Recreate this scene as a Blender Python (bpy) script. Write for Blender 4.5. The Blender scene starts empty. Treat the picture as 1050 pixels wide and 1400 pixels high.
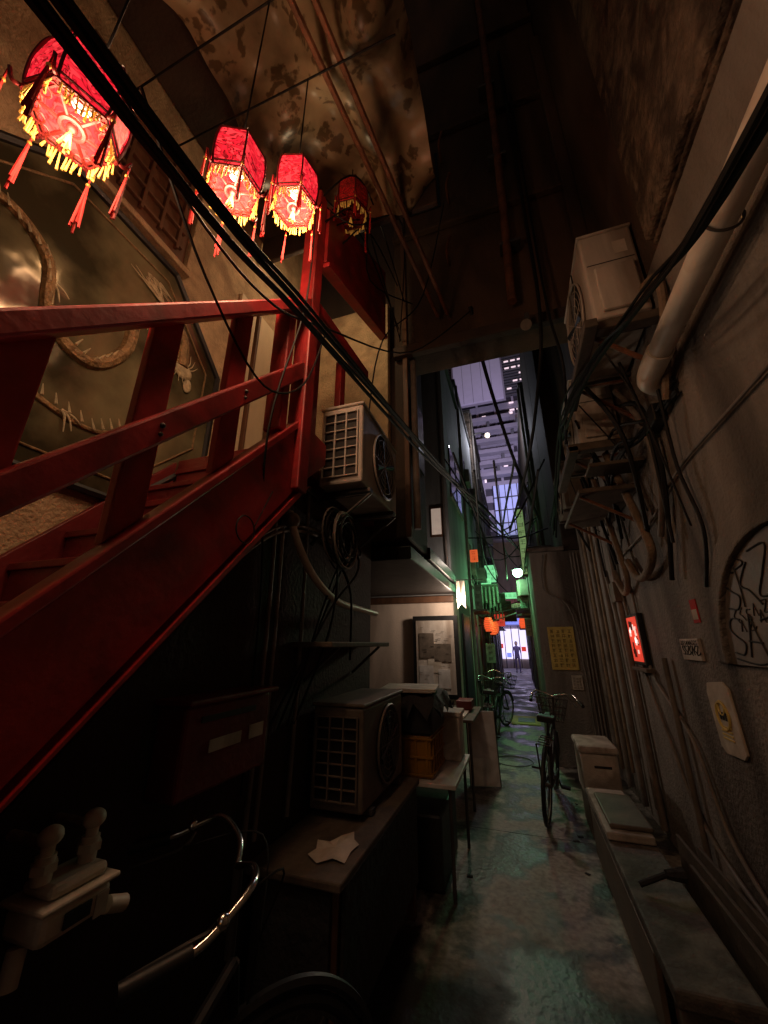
import bpy, bmesh, math, random
from mathutils import Vector, Matrix, Euler
random.seed(7)
R=math.radians
scene=bpy.context.scene
scene.view_settings.view_transform='Standard'
try: scene.view_settings.look='None'
except: pass
scene.view_settings.exposure=0

# ---------------------------------------------------------------- materials
def mat(name,col,rough=0.6,metal=0.0,var=0.35,scale=4.0,bump=0.15,emit=None,es=0.0,spec=0.5,fine=40.0,bd=0.02,grime=None,gscale=1.2,gamt=0.5,streak=False):
    m=bpy.data.materials.new(name); m.use_nodes=True
    nt=m.node_tree; N=nt.nodes; L=nt.links
    b=N['Principled BSDF']
    b.inputs['Roughness'].default_value=rough; b.inputs['Metallic'].default_value=metal
    b.inputs['Specular IOR Level'].default_value=spec
    tc=N.new('ShaderNodeTexCoord')
    n1=N.new('ShaderNodeTexNoise'); n1.inputs['Scale'].default_value=scale; n1.inputs['Detail'].default_value=8; n1.inputs['Roughness'].default_value=0.65
    mp=N.new('ShaderNodeMapping'); 
    if streak: mp.inputs['Scale'].default_value=(1,1,0.22)
    L.new(tc.outputs['Object'],mp.inputs[0]); L.new(mp.outputs[0],n1.inputs['Vector'])
    cr=N.new('ShaderNodeValToRGB'); cr.color_ramp.elements[0].position=0.3; cr.color_ramp.elements[1].position=0.7
    d=[max(0,c*(1-var)) for c in col]; l=[min(1,c*(1+var*0.6)) for c in col]
    cr.color_ramp.elements[0].color=(*d,1); cr.color_ramp.elements[1].color=(*l,1)
    L.new(n1.outputs[0],cr.inputs[0]); out=cr.outputs[0]
    if grime:
        n3=N.new('ShaderNodeTexNoise'); n3.inputs['Scale'].default_value=gscale; n3.inputs['Detail'].default_value=6; n3.inputs['Distortion'].default_value=1.0
        L.new(mp.outputs[0],n3.inputs['Vector'])
        r3=N.new('ShaderNodeValToRGB'); r3.color_ramp.elements[0].position=0.45; r3.color_ramp.elements[1].position=0.62
        r3.color_ramp.elements[0].color=(0,0,0,1); r3.color_ramp.elements[1].color=(gamt,gamt,gamt,1)
        L.new(n3.outputs[0],r3.inputs[0])
        mx=N.new('ShaderNodeMixRGB'); mx.inputs[2].default_value=(*grime,1)
        L.new(r3.outputs[0],mx.inputs[0]); L.new(out,mx.inputs[1]); out=mx.outputs[0]
    L.new(out,b.inputs['Base Color'])
    if bump>0:
        n2=N.new('ShaderNodeTexNoise'); n2.inputs['Scale'].default_value=fine; n2.inputs['Detail'].default_value=6
        L.new(tc.outputs['Object'],n2.inputs['Vector'])
        bp=N.new('ShaderNodeBump'); bp.inputs['Strength'].default_value=bump; bp.inputs['Distance'].default_value=bd
        L.new(n2.outputs[0],bp.inputs['Height']); L.new(bp.outputs[0],b.inputs['Normal'])
        ma=N.new('ShaderNodeMapRange'); ma.inputs[3].default_value=max(0.03,rough-0.15); ma.inputs[4].default_value=min(1,rough+0.15)
        L.new(n1.outputs[0],ma.inputs[0]); L.new(ma.outputs[0],b.inputs['Roughness'])
    if emit:
        b.inputs['Emission Color'].default_value=(*emit,1); b.inputs['Emission Strength'].default_value=es
    return m

M={}
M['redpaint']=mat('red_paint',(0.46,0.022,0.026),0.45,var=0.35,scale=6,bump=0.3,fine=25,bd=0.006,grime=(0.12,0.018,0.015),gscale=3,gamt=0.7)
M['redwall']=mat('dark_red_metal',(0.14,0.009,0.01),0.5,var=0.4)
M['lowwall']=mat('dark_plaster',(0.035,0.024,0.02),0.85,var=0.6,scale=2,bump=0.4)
M['beige']=mat('beige_plaster',(0.55,0.4,0.23),0.8,var=0.35,scale=7,bump=0.7,fine=60,grime=(0.22,0.13,0.07),gscale=2.5,gamt=0.55)
M['cream']=mat('cream_board',(0.7,0.58,0.38),0.6,var=0.2,scale=3,bump=0.1,streak=True)
M['brownwood']=mat('brown_wood',(0.12,0.055,0.028),0.55,var=0.5,scale=9,streak=True)
M['oldwood']=mat('weathered_wood',(0.11,0.085,0.065),0.75,var=0.5,scale=9)
M['stucco']=mat('grey_stucco',(0.27,0.24,0.215),0.8,var=0.4,scale=2.2,bump=0.7,fine=45,grime=(0.055,0.043,0.038),gscale=1.1,gamt=0.85,streak=True)
M['bench']=mat('dirty_cast_concrete',(0.17,0.155,0.14),0.75,var=0.5,scale=6,bump=0.4,grime=(0.04,0.035,0.03),gscale=3,gamt=0.8)
M['conc']=mat('stained_concrete',(0.22,0.16,0.115),0.85,var=0.6,scale=9,bump=1.0,fine=20,bd=.05,grime=(0.05,0.032,0.022),gscale=3.4,gamt=0.9)
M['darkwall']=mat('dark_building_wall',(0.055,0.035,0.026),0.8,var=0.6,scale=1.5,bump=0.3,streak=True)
M['overwall']=mat('smoke_stained_wall',(0.115,0.068,0.043),0.85,var=0.6,scale=1.2,bump=0.4,grime=(0.02,0.014,0.01),gscale=.8,gamt=.85,streak=True)
M['greywall']=mat('grey_teal_wall',(0.34,0.35,0.35),0.8,var=0.4,scale=2,bump=0.3,streak=True)
M['whitewall']=mat('cream_wall',(0.66,0.55,0.46),0.7,var=0.3,scale=2.5,bump=0.15,streak=True,grime=(.3,.22,.17),gscale=1.6,gamt=.5)
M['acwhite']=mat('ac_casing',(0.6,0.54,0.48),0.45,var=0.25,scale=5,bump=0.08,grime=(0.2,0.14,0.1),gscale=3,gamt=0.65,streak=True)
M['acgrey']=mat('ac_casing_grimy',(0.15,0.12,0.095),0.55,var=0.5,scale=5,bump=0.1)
M['black']=mat('black_plastic',(0.012,0.012,0.013),0.5,var=0.4,scale=10,bump=0.05)
M['cable']=mat('cable_rubber',(0.009,0.008,0.008),0.65,var=0.3,bump=0,spec=.25)
M['pipewhite']=mat('pvc_pipe',(0.78,0.71,0.63),0.4,var=0.15,scale=4,bump=0.04,grime=(0.4,0.3,0.22),gscale=4,gamt=0.4)
M['pipegrey']=mat('conduit_grey',(0.2,0.17,0.15),0.6,var=0.5,scale=6,bump=0.1)
M['pipetan']=mat('pipe_wrap_tan',(0.24,0.17,0.115),0.7,var=0.5,scale=10,bump=0.5,fine=60)
M['rust']=mat('rusty_steel',(0.2,0.08,0.04),0.7,metal=0.1,var=0.6,scale=8,bump=0.4)
M['steel']=mat('steel_dark',(0.1,0.09,0.085),0.5,metal=0.6,var=0.3,bump=0.1)
M['chrome']=mat('chrome',(0.8,0.78,0.75),0.2,metal=1.0,var=0.1,bump=0)
M['gold']=mat('gold_trim',(0.6,0.3,0.06),0.45,metal=0.2,var=0.3,bump=0.1,emit=(1.0,0.35,0.06),es=0.05)
M['dragon']=mat('bronze_dragon_relief',(0.26,0.16,0.07),0.5,metal=0.3,var=0.6,scale=22,bump=0.8,fine=45)
M['dragonl']=mat('pale_dragon_relief',(0.5,0.42,0.26),0.6,var=0.5,scale=22,bump=0.4,fine=45)
M['yellowf']=mat('yellow_fringe',(0.8,0.5,0.1),0.8,var=0.35,scale=30,bump=0.2,emit=(1.0,0.45,0.08),es=0.14)
M['redf']=mat('red_fringe',(0.55,0.02,0.02),0.8,var=0.3,bump=0.2)
M['bulb']=mat('lamp_bulb',(1,0.8,0.5),0.5,var=0,bump=0,emit=(1,0.62,0.32),es=26)
M['bulbw']=mat('lamp_bulb_white',(1,0.9,0.7),0.5,var=0,bump=0,emit=(1,0.78,0.5),es=12)
M['greenb']=mat('green_lamp_tube',(0.5,1,0.6),0.5,var=0,bump=0,emit=(0.45,1.0,0.6),es=18)
M['meter']=mat('meter_casing',(0.6,0.53,0.44),0.5,var=0.2,scale=8,bump=0.05,grime=(0.3,0.22,0.15),gscale=6,gamt=0.5)
M['paper']=mat('paper',(0.62,0.56,0.48),0.8,var=0.2,scale=6,bump=0.3,fine=12,grime=(.35,.28,.2),gscale=5,gamt=.5)
M['yellowp']=mat('yellow_poster_paper',(0.72,0.54,0.15),0.7,var=0.25,scale=5,bump=0.1)
M['ink']=mat('ink',(0.02,0.02,0.022),0.7,var=0.2,bump=0)
M['yellowc']=mat('yellow_crate_plastic',(0.3,0.14,0.012),0.5,var=0.4,bump=0.05)
M['foam']=mat('styrofoam',(0.55,0.51,0.46),0.8,var=0.25,scale=8,bump=0.3,fine=90,grime=(0.2,0.16,0.12),gscale=4,gamt=0.6)
M['whiteboard']=mat('white_board',(0.65,0.63,0.61),0.5,var=0.2,bump=0.05,grime=(.3,.26,.22),gscale=4,gamt=.4)
M['glassdark']=mat('dark_glass',(0.015,0.018,0.02),0.1,var=0.2,bump=0)
M['tower']=mat('tower_cladding',(0.4,0.38,0.44),0.6,var=0.25,scale=0.3,bump=0)
M['towerdark']=mat('tower_recess',(0.05,0.045,0.06),0.5,var=0.3,scale=0.3,bump=0)
M['louver']=mat('tower_louvres',(0.14,0.14,0.155),0.6,var=0.3,scale=0.3,bump=0)
M['bill']=mat('billboard_panel',(0.4,0.36,0.48),0.5,var=0.2,scale=0.3,bump=0,emit=(0.5,0.42,0.66),es=0.22)
M['litwin']=mat('lit_window',(0.8,0.7,0.8),0.5,var=0,bump=0,emit=(1,0.75,0.82),es=0.9)
M['warmwin']=mat('lit_warm_window',(0.8,0.7,0.6),0.5,var=0.3,scale=5,bump=0,emit=(1,0.75,0.6),es=0.25)
M['bluewin']=mat('lit_blue_glass',(0.4,0.45,0.8),0.3,var=0.3,scale=0.6,bump=0,emit=(0.45,0.5,0.9),es=0.42)
M['shoplit']=mat('shop_front_light',(0.8,0.75,1),0.5,var=0.3,scale=2,bump=0,emit=(0.75,0.68,1.0),es=1.3)
M['shopblue']=mat('shop_sign_blue',(0.3,0.3,1),0.5,var=0.3,scale=2,bump=0,emit=(0.25,0.3,1.0),es=1.0)
M['redglow']=mat('red_sign_glow',(0.9,0.1,0.05),0.5,var=0.3,scale=14,bump=0,emit=(1,0.07,0.04),es=.55)
M['orangeglow']=mat('orange_lantern_glow',(0.8,0.2,0.05),0.5,var=0.2,bump=0,emit=(1,0.14,0.04),es=.6)
M['whiteglow']=mat('white_sign_glow',(0.9,0.9,0.9),0.5,var=0.1,bump=0,emit=(1,0.75,0.65),es=.7)
M['greenglow']=mat('green_sign_glow',(0.5,0.8,0.4),0.5,var=0.3,scale=3,bump=0,emit=(0.55,0.9,0.35),es=0.22)
M['greenlit']=mat('lit_green_sign',(0.4,0.9,0.5),0.5,var=0.4,scale=6,bump=0,emit=(0.3,1.0,0.45),es=0.7)
M['greentin']=mat('green_awning_sheet',(0.22,0.32,0.24),0.6,var=0.6,scale=7,bump=0.3)
M['cloth']=mat('dark_cloth',(0.03,0.028,0.03),0.9,var=0.4,scale=8,bump=0.6,fine=20)
M['skin']=mat('skin',(0.5,0.32,0.24),0.6,var=0.1,bump=0)
M['hair']=mat('hair',(0.02,0.015,0.012),0.6,var=0.2,bump=0)
M['coat']=mat('purple_coat',(0.16,0.12,0.26),0.8,var=0.3,bump=0)

def lantern_mat(name,es):
    m=bpy.data.materials.new(name); m.use_nodes=True; nt=m.node_tree; N=nt.nodes; L=nt.links
    b=N['Principled BSDF']; b.inputs['Roughness'].default_value=0.6
    tc=N.new('ShaderNodeTexCoord'); v=N.new('ShaderNodeTexNoise'); v.inputs['Scale'].default_value=20; v.inputs['Distortion'].default_value=2.8; v.inputs['Detail'].default_value=1.5
    L.new(tc.outputs['Object'],v.inputs['Vector'])
    cr=N.new('ShaderNodeValToRGB'); e=cr.color_ramp.elements
    e[0].position=0.43; e[0].color=(0.85,0.014,0.03,1); e[1].position=0.49; e[1].color=(0.2,0.003,0.006,1)
    x=e.new(0.52); x.color=(0.2,0.003,0.006,1); x=e.new(0.57); x.color=(0.95,0.04,0.05,1)
    L.new(v.outputs[0],cr.inputs[0]); L.new(cr.outputs[0],b.inputs['Base Color']); L.new(cr.outputs[0],b.inputs['Emission Color'])
    b.inputs['Emission Strength'].default_value=es
    return m
M['silk']=lantern_mat('lantern_silk_lit',1.3)
M['silkoff']=lantern_mat('lantern_silk_unlit',0.0)

def ground_mat():
    m=bpy.data.materials.new('worn_concrete_paving'); m.use_nodes=True; nt=m.node_tree; N=nt.nodes; L=nt.links
    b=N['Principled BSDF']
    tc=N.new('ShaderNodeTexCoord')
    n=N.new('ShaderNodeTexNoise'); n.inputs['Scale'].default_value=2.1; n.inputs['Detail'].default_value=9; n.inputs['Roughness'].default_value=0.58; n.inputs['Distortion'].default_value=0.3
    n2=N.new('ShaderNodeTexNoise'); n2.inputs['Scale'].default_value=26; n2.inputs['Detail'].default_value=6
    L.new(tc.outputs['Object'],n.inputs['Vector']); L.new(tc.outputs['Object'],n2.inputs['Vector'])
    cr=N.new('ShaderNodeValToRGB'); e=cr.color_ramp.elements; e[0].position=0.46; e[0].color=(0.06,0.055,0.048,1); e[1].position=0.54; e[1].color=(0.42,0.39,0.35,1)
    L.new(n.outputs[0],cr.inputs[0])
    mx=N.new('ShaderNodeMixRGB'); mx.blend_type='MULTIPLY'; mx.inputs[0].default_value=0.7
    c2=N.new('ShaderNodeValToRGB'); c2.color_ramp.elements[0].position=0.35; c2.color_ramp.elements[0].color=(0.4,0.4,0.4,1); c2.color_ramp.elements[1].position=0.65
    L.new(n2.outputs[0],c2.inputs[0]); L.new(cr.outputs[0],mx.inputs[1]); L.new(c2.outputs[0],mx.inputs[2])
    # the concrete patch ends where the unlit foreground is painted in as near-black
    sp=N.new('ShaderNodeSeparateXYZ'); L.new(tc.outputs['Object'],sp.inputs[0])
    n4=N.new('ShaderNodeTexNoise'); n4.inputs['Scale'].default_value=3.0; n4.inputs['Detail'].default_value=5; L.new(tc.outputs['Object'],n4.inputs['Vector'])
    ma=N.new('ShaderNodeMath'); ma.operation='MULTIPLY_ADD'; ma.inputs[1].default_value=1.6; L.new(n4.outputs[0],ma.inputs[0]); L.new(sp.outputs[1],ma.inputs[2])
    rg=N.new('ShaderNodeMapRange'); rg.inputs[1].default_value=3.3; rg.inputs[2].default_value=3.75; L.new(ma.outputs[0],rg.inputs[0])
    near_dark=N.new('ShaderNodeMixRGB'); near_dark.inputs[1].default_value=(0.028,0.026,0.024,1); L.new(rg.outputs[0],near_dark.inputs[0]); L.new(mx.outputs[0],near_dark.inputs[2])
    L.new(near_dark.outputs[0],b.inputs['Base Color'])
    mr=N.new('ShaderNodeMapRange'); mr.inputs[1].default_value=0.4; mr.inputs[2].default_value=0.6; mr.inputs[3].default_value=0.38; mr.inputs[4].default_value=0.75
    L.new(n.outputs[0],mr.inputs[0]); L.new(mr.outputs[0],b.inputs['Roughness'])
    bp=N.new('ShaderNodeBump'); bp.inputs['Strength'].default_value=0.4; bp.inputs['Distance'].default_value=0.015
    L.new(n2.outputs[0],bp.inputs['Height']); L.new(bp.outputs[0],b.inputs['Normal'])
    return m
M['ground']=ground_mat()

def octmat():
    m=bpy.data.materials.new('bronze_window_glass'); m.use_nodes=True; nt=m.node_tree; N=nt.nodes; L=nt.links
    b=N['Principled BSDF']; tc=N.new('ShaderNodeTexCoord')
    n=N.new('ShaderNodeTexNoise'); n.inputs['Scale'].default_value=1.8; n.inputs['Detail'].default_value=6; L.new(tc.outputs['Object'],n.inputs['Vector'])
    cr=N.new('ShaderNodeValToRGB'); e=cr.color_ramp.elements; e[0].position=0.4; e[0].color=(0.06,0.052,0.03,1); e[1].position=0.65; e[1].color=(0.36,0.32,0.18,1)
    L.new(n.outputs[0],cr.inputs[0]); L.new(cr.outputs[0],b.inputs['Base Color'])
    b.inputs['Metallic'].default_value=0.45; b.inputs['Roughness'].default_value=0.14
    w=N.new('ShaderNodeTexNoise'); w.inputs['Scale'].default_value=4; L.new(tc.outputs['Object'],w.inputs['Vector'])
    bp=N.new('ShaderNodeBump'); bp.inputs['Strength'].default_value=0.35; bp.inputs['Distance'].default_value=0.04
    L.new(w.outputs[0],bp.inputs['Height']); L.new(bp.outputs[0],b.inputs['Normal'])
    return m
M['oct']=octmat()

def canmat():
    m=bpy.data.materials.new('stained_canopy_sheet'); m.use_nodes=True; nt=m.node_tree; N=nt.nodes; L=nt.links
    b=N['Principled BSDF']; tc=N.new('ShaderNodeTexCoord')
    v=N.new('ShaderNodeTexVoronoi'); v.inputs['Scale'].default_value=8
    n0=N.new('ShaderNodeTexNoise'); n0.inputs['Scale'].default_value=9; n0.inputs['Detail'].default_value=7
    ad=N.new('ShaderNodeMixRGB'); ad.inputs[0].default_value=0.3; L.new(tc.outputs['Object'],ad.inputs[1]); L.new(n0.outputs[1],ad.inputs[2]); L.new(ad.outputs[0],v.inputs['Vector'])
    L.new(tc.outputs['Object'],n0.inputs['Vector'])
    cr=N.new('ShaderNodeValToRGB'); e=cr.color_ramp.elements; e[0].position=0.3; e[0].color=(0.16,0.105,0.055,1); e[1].position=0.42; e[1].color=(0.45,0.34,0.21,1)
    L.new(v.outputs['Distance'],cr.inputs[0])
    n=N.new('ShaderNodeTexNoise'); n.inputs['Scale'].default_value=1.6; n.inputs['Detail'].default_value=8; L.new(tc.outputs['Object'],n.inputs['Vector'])
    c2=N.new('ShaderNodeValToRGB'); c2.color_ramp.elements[0].position=0.42; c2.color_ramp.elements[0].color=(0.12,0.09,0.075,1); c2.color_ramp.elements[1].position=0.62
    L.new(n.outputs[0],c2.inputs[0]); mx=N.new('ShaderNodeMixRGB'); mx.blend_type='MULTIPLY'; mx.inputs[0].default_value=0.95
    L.new(cr.outputs[0],mx.inputs[1]); L.new(c2.outputs[0],mx.inputs[2]); L.new(mx.outputs[0],b.inputs['Base Color']); b.inputs['Roughness'].default_value=0.4
    return m
M['canopy']=canmat()

# ---------------------------------------------------------------- builder
class Obj:
    def __init__(s,name): s.name=name; s.parts={}; s.lights=[]
    def bm(s,part,m,bev=0.0,smooth=True):
        if part not in s.parts: s.parts[part]=[bmesh.new(),m,bev,smooth]
        return s.parts[part][0]
    def box(s,part,m,x0,x1,y0,y1,z0,z1,bev=0.006,mtx=None):
        b=s.bm(part,m,bev,False)
        T=Matrix.Translation(((x0+x1)/2,(y0+y1)/2,(z0+z1)/2))@Matrix.Diagonal((abs(x1-x0),abs(y1-y0),abs(z1-z0),1))
        if mtx is not None: T=mtx@T
        bmesh.ops.create_cube(b,size=1,matrix=T)
    def tube(s,part,m,pts,r,seg=8,closed=False,smoothpath=True,mtx=None,r2=None,cap=True):
        b=s.bm(part,m,0,True)
        P=[Vector(p) for p in pts]
        if smoothpath and len(P)>2 and not closed:
            Q=[]
            for i in range(len(P)-1):
                p0=P[max(0,i-1)];p1=P[i];p2=P[i+1];p3=P[min(len(P)-1,i+2)]
                for k in range(6):
                    t=k/6
                    Q.append(0.5*((2*p1)+(-p0+p2)*t+(2*p0-5*p1+4*p2-p3)*t*t+(-p0+3*p1-3*p2+p3)*t**3))
            Q.append(P[-1]); P=Q
        n=len(P); rings=[]; up=None
        for i in range(n):
            if closed: d=P[(i+1)%n]-P[i-1]
            else: d=P[min(n-1,i+1)]-P[max(0,i-1)]
            if d.length<1e-9: d=Vector((0,0,1))
            d.normalize()
            if up is None:
                up=Vector((0,0,1)) if abs(d.z)<0.9 else Vector((1,0,0))
            sd=d.cross(up)
            if sd.length<1e-6: sd=d.cross(Vector((0,1,0)))
            sd.normalize(); up=sd.cross(d).normalized()
            rr=r if r2 is None else r+(r2-r)*i/max(1,n-1)
            ring=[]
            for k in range(seg):
                a=2*math.pi*k/seg
                q=P[i]+(sd*math.cos(a)+up*math.sin(a))*rr
                if mtx is not None: q=mtx@q
                ring.append(b.verts.new(q))
            rings.append(ring)
        m_=n if closed else n-1
        for i in range(m_):
            A=rings[i];B=rings[(i+1)%n]
            for k in range(seg): b.faces.new((A[k],A[(k+1)%seg],B[(k+1)%seg],B[k]))
        if not closed and cap:
            b.faces.new(rings[0][::-1]); b.faces.new(rings[-1])
    def ring(s,part,m,c,axis,Rr,r,n=32,seg=6,mtx=None):
        c=Vector(c); ax={'x':(Vector((0,1,0)),Vector((0,0,1))),'y':(Vector((1,0,0)),Vector((0,0,1))),'z':(Vector((1,0,0)),Vector((0,1,0)))}[axis]
        s.tube(part,m,[c+ax[0]*math.cos(2*math.pi*k/n)*Rr+ax[1]*math.sin(2*math.pi*k/n)*Rr for k in range(n)],r,seg,closed=True,mtx=mtx)
    def ball(s,part,m,c,r,sc=(1,1,1)):
        b=s.bm(part,m,0,True)
        bmesh.ops.create_uvsphere(b,u_segments=16,v_segments=10,radius=r,matrix=Matrix.Translation(c)@Matrix.Diagonal((*sc,1)))
    def poly(s,part,m,outline,axis,a0,a1,bev=0.004):
        b=s.bm(part,m,bev,False)
        def P(u,v,a): return {'x':(a,u,v),'y':(u,a,v),'z':(u,v,a)}[axis]
        A=[b.verts.new(P(u,v,a0)) for u,v in outline]; B=[b.verts.new(P(u,v,a1)) for u,v in outline]
        b.faces.new(A); b.faces.new(B[::-1]); n=len(A)
        for i in range(n): b.faces.new((A[i],B[i],B[(i+1)%n],A[(i+1)%n]))
    def light(s,loc,energy,col,rad=0.04,name='bulb_light',spot=None):
        s.lights.append((loc,energy,col,rad,name,spot))
    def done(s):
        e=bpy.data.objects.new(s.name,None); e.empty_display_size=0.1; scene.collection.objects.link(e)
        tot=Vector(); n=0
        for b,*_ in s.parts.values():
            for v in b.verts: tot+=v.co; n+=1
        c=tot/n if n else Vector()
        e.location=c
        for pn,(b,m,bev,sm) in s.parts.items():
            bmesh.ops.recalc_face_normals(b,faces=b.faces)
            me=bpy.data.meshes.new(pn); 
            for f in b.faces: f.smooth=sm
            b.to_mesh(me); b.free(); me.materials.append(m)
            if sm:
                try: me.set_sharp_from_angle(angle=R(40))
                except Exception: pass
            o=bpy.data.objects.new(pn,me); scene.collection.objects.link(o); o.parent=e; o.location=-c
            if bev>0:
                md=o.modifiers.new('bevel','BEVEL'); md.width=bev; md.segments=2; md.limit_method='ANGLE'; md.angle_limit=R(40)
        for loc,en,col,rad,nm,spot in s.lights:
            l=bpy.data.lights.new(nm,'SPOT' if spot else 'POINT'); l.energy=en; l.color=col; l.shadow_soft_size=rad
            if spot: l.spot_size=R(spot); l.spot_blend=.7
            o=bpy.data.objects.new(nm,l); scene.collection.objects.link(o); o.parent=e; o.location=Vector(loc)-c
        return e
def jog(a): return random.uniform(-a,a)

# ---------------------------------------------------------------- ground
o=Obj('ground'); b=o.bm('ground_sheet',M['darkwall'],0,False)
vs=[b.verts.new(p) for p in ((-200,-200,0),(200,-200,0),(200,200,0),(-200,200,0))]; b.faces.new(vs); o.done()
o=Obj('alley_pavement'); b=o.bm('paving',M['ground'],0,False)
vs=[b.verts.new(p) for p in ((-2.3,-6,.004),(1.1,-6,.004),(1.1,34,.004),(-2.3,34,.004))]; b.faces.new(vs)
for i in range(4):
    y=4.3+i*1.9
    o.box('joints',M['steel'],-1.1,1.0,y,y+.008,.004,.0055,0)
o.ring('manhole_rim',M['steel'],(-.25,6.6,.006),'z',.26,.008)
for i in range(9):
    x=random.choice((-.5,.34))+jog(.06); y=3.2+random.random()*5; s_=.012+random.random()*.02
    T=Matrix.Translation((x,y,.007))@Matrix.Rotation(random.random()*3,4,'Z')
    o.box('litter',M['cloth'],-s_,s_,-s_*.6,s_*.6,0,.004,.001,mtx=T)
o.done()

# ---------------------------------------------------------------- right wall building
o=Obj('stucco_building')
o.box('lower_wall',M['stucco'],1.05,3.0,-5,6.5,0,3.9,0.01)
o.box('upper_wall',M['conc'],0.99,3.0,-5,2.1,3.93,12,0.02)
o.box('string_course',M['conc'],1.03,3.0,-5,2.1,3.9,3.929,0.01)
o.box('upper_wall_far',M['overwall'],1.05,3.0,2.1,8,3.9,12,0.02)
o.box('downpipe_chase',M['overwall'],0.93,1.05,3.1,3.18,3.9,9,0.01)
n=24; out=[];inn=[]
cy,cz=1.93,1.5
for k in range(n+1):
    a=math.pi*k/n
    out.append((cy+.82*math.cos(a),cz+.74*math.sin(a))); inn.append((cy+.63*math.cos(a),cz+.57*math.sin(a)))
b=o.bm('arch_surround',M['stucco'],.01,False)
for xa,xb in ((1.0,1.05),):
    A=[b.verts.new((xa+.035,*p)) for p in out];B=[b.verts.new((xa,*p)) for p in inn];C=[b.verts.new((xb,*p)) for p in out];D=[b.verts.new((xb,*p)) for p in inn]
    for i in range(n):
        b.faces.new((A[i],A[i+1],B[i+1],B[i])); b.faces.new((A[i],C[i],C[i+1],A[i+1])); b.faces.new((B[i],B[i+1],D[i+1],D[i]))
    b.faces.new((A[0],B[0],D[0],C[0])); b.faces.new((A[n],C[n],D[n],B[n]))
o.poly('arch_panel',M['pipegrey'],inn,'x',1.03,1.049,0.0)
def stroke(pts,r): o.tube('graffiti',M['ink'],[(1.028,a,c) for a,c in pts],r,5)
def tag(y,z,s,shape,r=.0045): stroke([(y-px*s,z+pz*s) for px,pz in shape],r)
S_=[(.8,1),(.3,1.05),(.1,.75),(.4,.5),(.75,.3),(.5,0),(0,.05)]
K1=[(0,1.1),(.05,.5),(0,-.1)]; K2=[(.7,1.1),(.1,.55),(.5,.3),(.9,-.1)]
A_=[(0,0),(.3,.7),(.45,1.05),(.55,.6),(.8,-.05)]; A2=[(.1,.4),(.7,.35)]
Z_=[(0,1),(.7,1.02),(.35,.5),(0,0),(.8,.05),(1.1,.3)]
for (y,z,s,sh) in ((2.44,1.76,.17,S_),(2.29,1.78,.16,K1),(2.29,1.78,.16,K2),(2.14,1.8,.2,Z_),(2.5,1.55,.16,S_),(2.36,1.54,.18,A_),(2.36,1.54,.18,A2),(2.2,1.53,.17,Z_),(2.06,1.55,.18,K1),(2.06,1.55,.18,K2),(1.9,1.6,.2,S_),(1.9,1.85,.16,A_)): tag(y,z,s,sh)
for (y,z) in ((2.42,1.70),(2.36,1.71),(2.3,1.7),(2.24,1.72),(2.3,1.66),(2.38,1.655),(2.15,1.73),(2.2,1.69)): tag(y,z,.05,random.choice((S_,K2,A_,Z_)),.0025)
stroke([(2.5,1.53),(2.3,1.51),(2.1,1.54),(1.9,1.5)],.004)
stroke([(2.42,1.97),(2.3,2.0),(2.2,1.96),(2.28,1.94)],.004)
o.done()

o=Obj('graffiti_plate'); o.box('plate',M['acwhite'],1.03,1.048,2.93,3.22,1.5,1.63,.003)
for i in range(7): tag(3.19-i*.036,1.535,.05,random.choice((S_,K2,A_,Z_)),.003)
for i in range(9): tag(3.2-i*.03,1.595,.022,random.choice((S_,K2,A_,Z_)),.0018)
o.done()
o=Obj('warning_sign')
cc=[(2.7,1.06),(2.72,1.37),(2.78,1.4),(2.97,1.38),(3.0,1.33),(2.98,1.05),(2.93,1.02),(2.74,1.03)]
o.poly('plate',M['paper'],cc,'x',1.035,1.048,.003)
o.ring('emblem',M['yellowp'],(1.032,2.85,1.22),'x',.07,.008,20); o.ring('emblem',M['yellowp'],(1.032,2.85,1.26),'x',.035,.006,20)
for k in range(4): o.box('emblem',M['yellowp'],1.03,1.034,2.79,2.91,1.10+k*.02,1.108+k*.02,0)
for k in range(3): o.box('emblem_face',M['ink'],1.0285,1.0315,2.81+k*.03,2.825+k*.03,1.2,1.24,0)
o.done()
o=Obj('sticker'); o.box('paper',M['redf'],1.044,1.049,2.86,2.95,1.72,1.86,.001); o.box('print',M['paper'],1.042,1.0435,2.87,2.94,1.74,1.8,0); o.done()
o=Obj('wall_notice'); o.box('paper',M['paper'],1.043,1.049,4.75,4.9,1.0,1.3,.001)
for k in range(6): o.box('print',M['ink'],1.041,1.0425,4.78,4.87,1.04+k*.04,1.048+k*.04,0)
o.done()
o=Obj('lit_wall_sign')
o.box('housing',M['black'],1.0,1.049,4.0,4.36,1.42,1.86,.01)
o.box('red_panel',M['redglow'],.994,.999,4.03,4.33,1.45,1.83,.002)
for i in range(16):
    a=4.05+random.random()*.2; d=1.47+random.random()*.28; o.box('white_motif' if i%2 else 'red_motif',M['whiteglow'] if i%2 else M['redwall'],.990-.0005*(i%2),.993,a,a+.02+random.random()*.05,d,d+.03+random.random()*.05,.001)
o.box('shelf',M['oldwood'],.98,1.049,3.95,4.4,1.37,1.4,.004)
o.light((.9,4.15,1.65),.3,(1,.25,.15),.05)
o.done()

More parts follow.
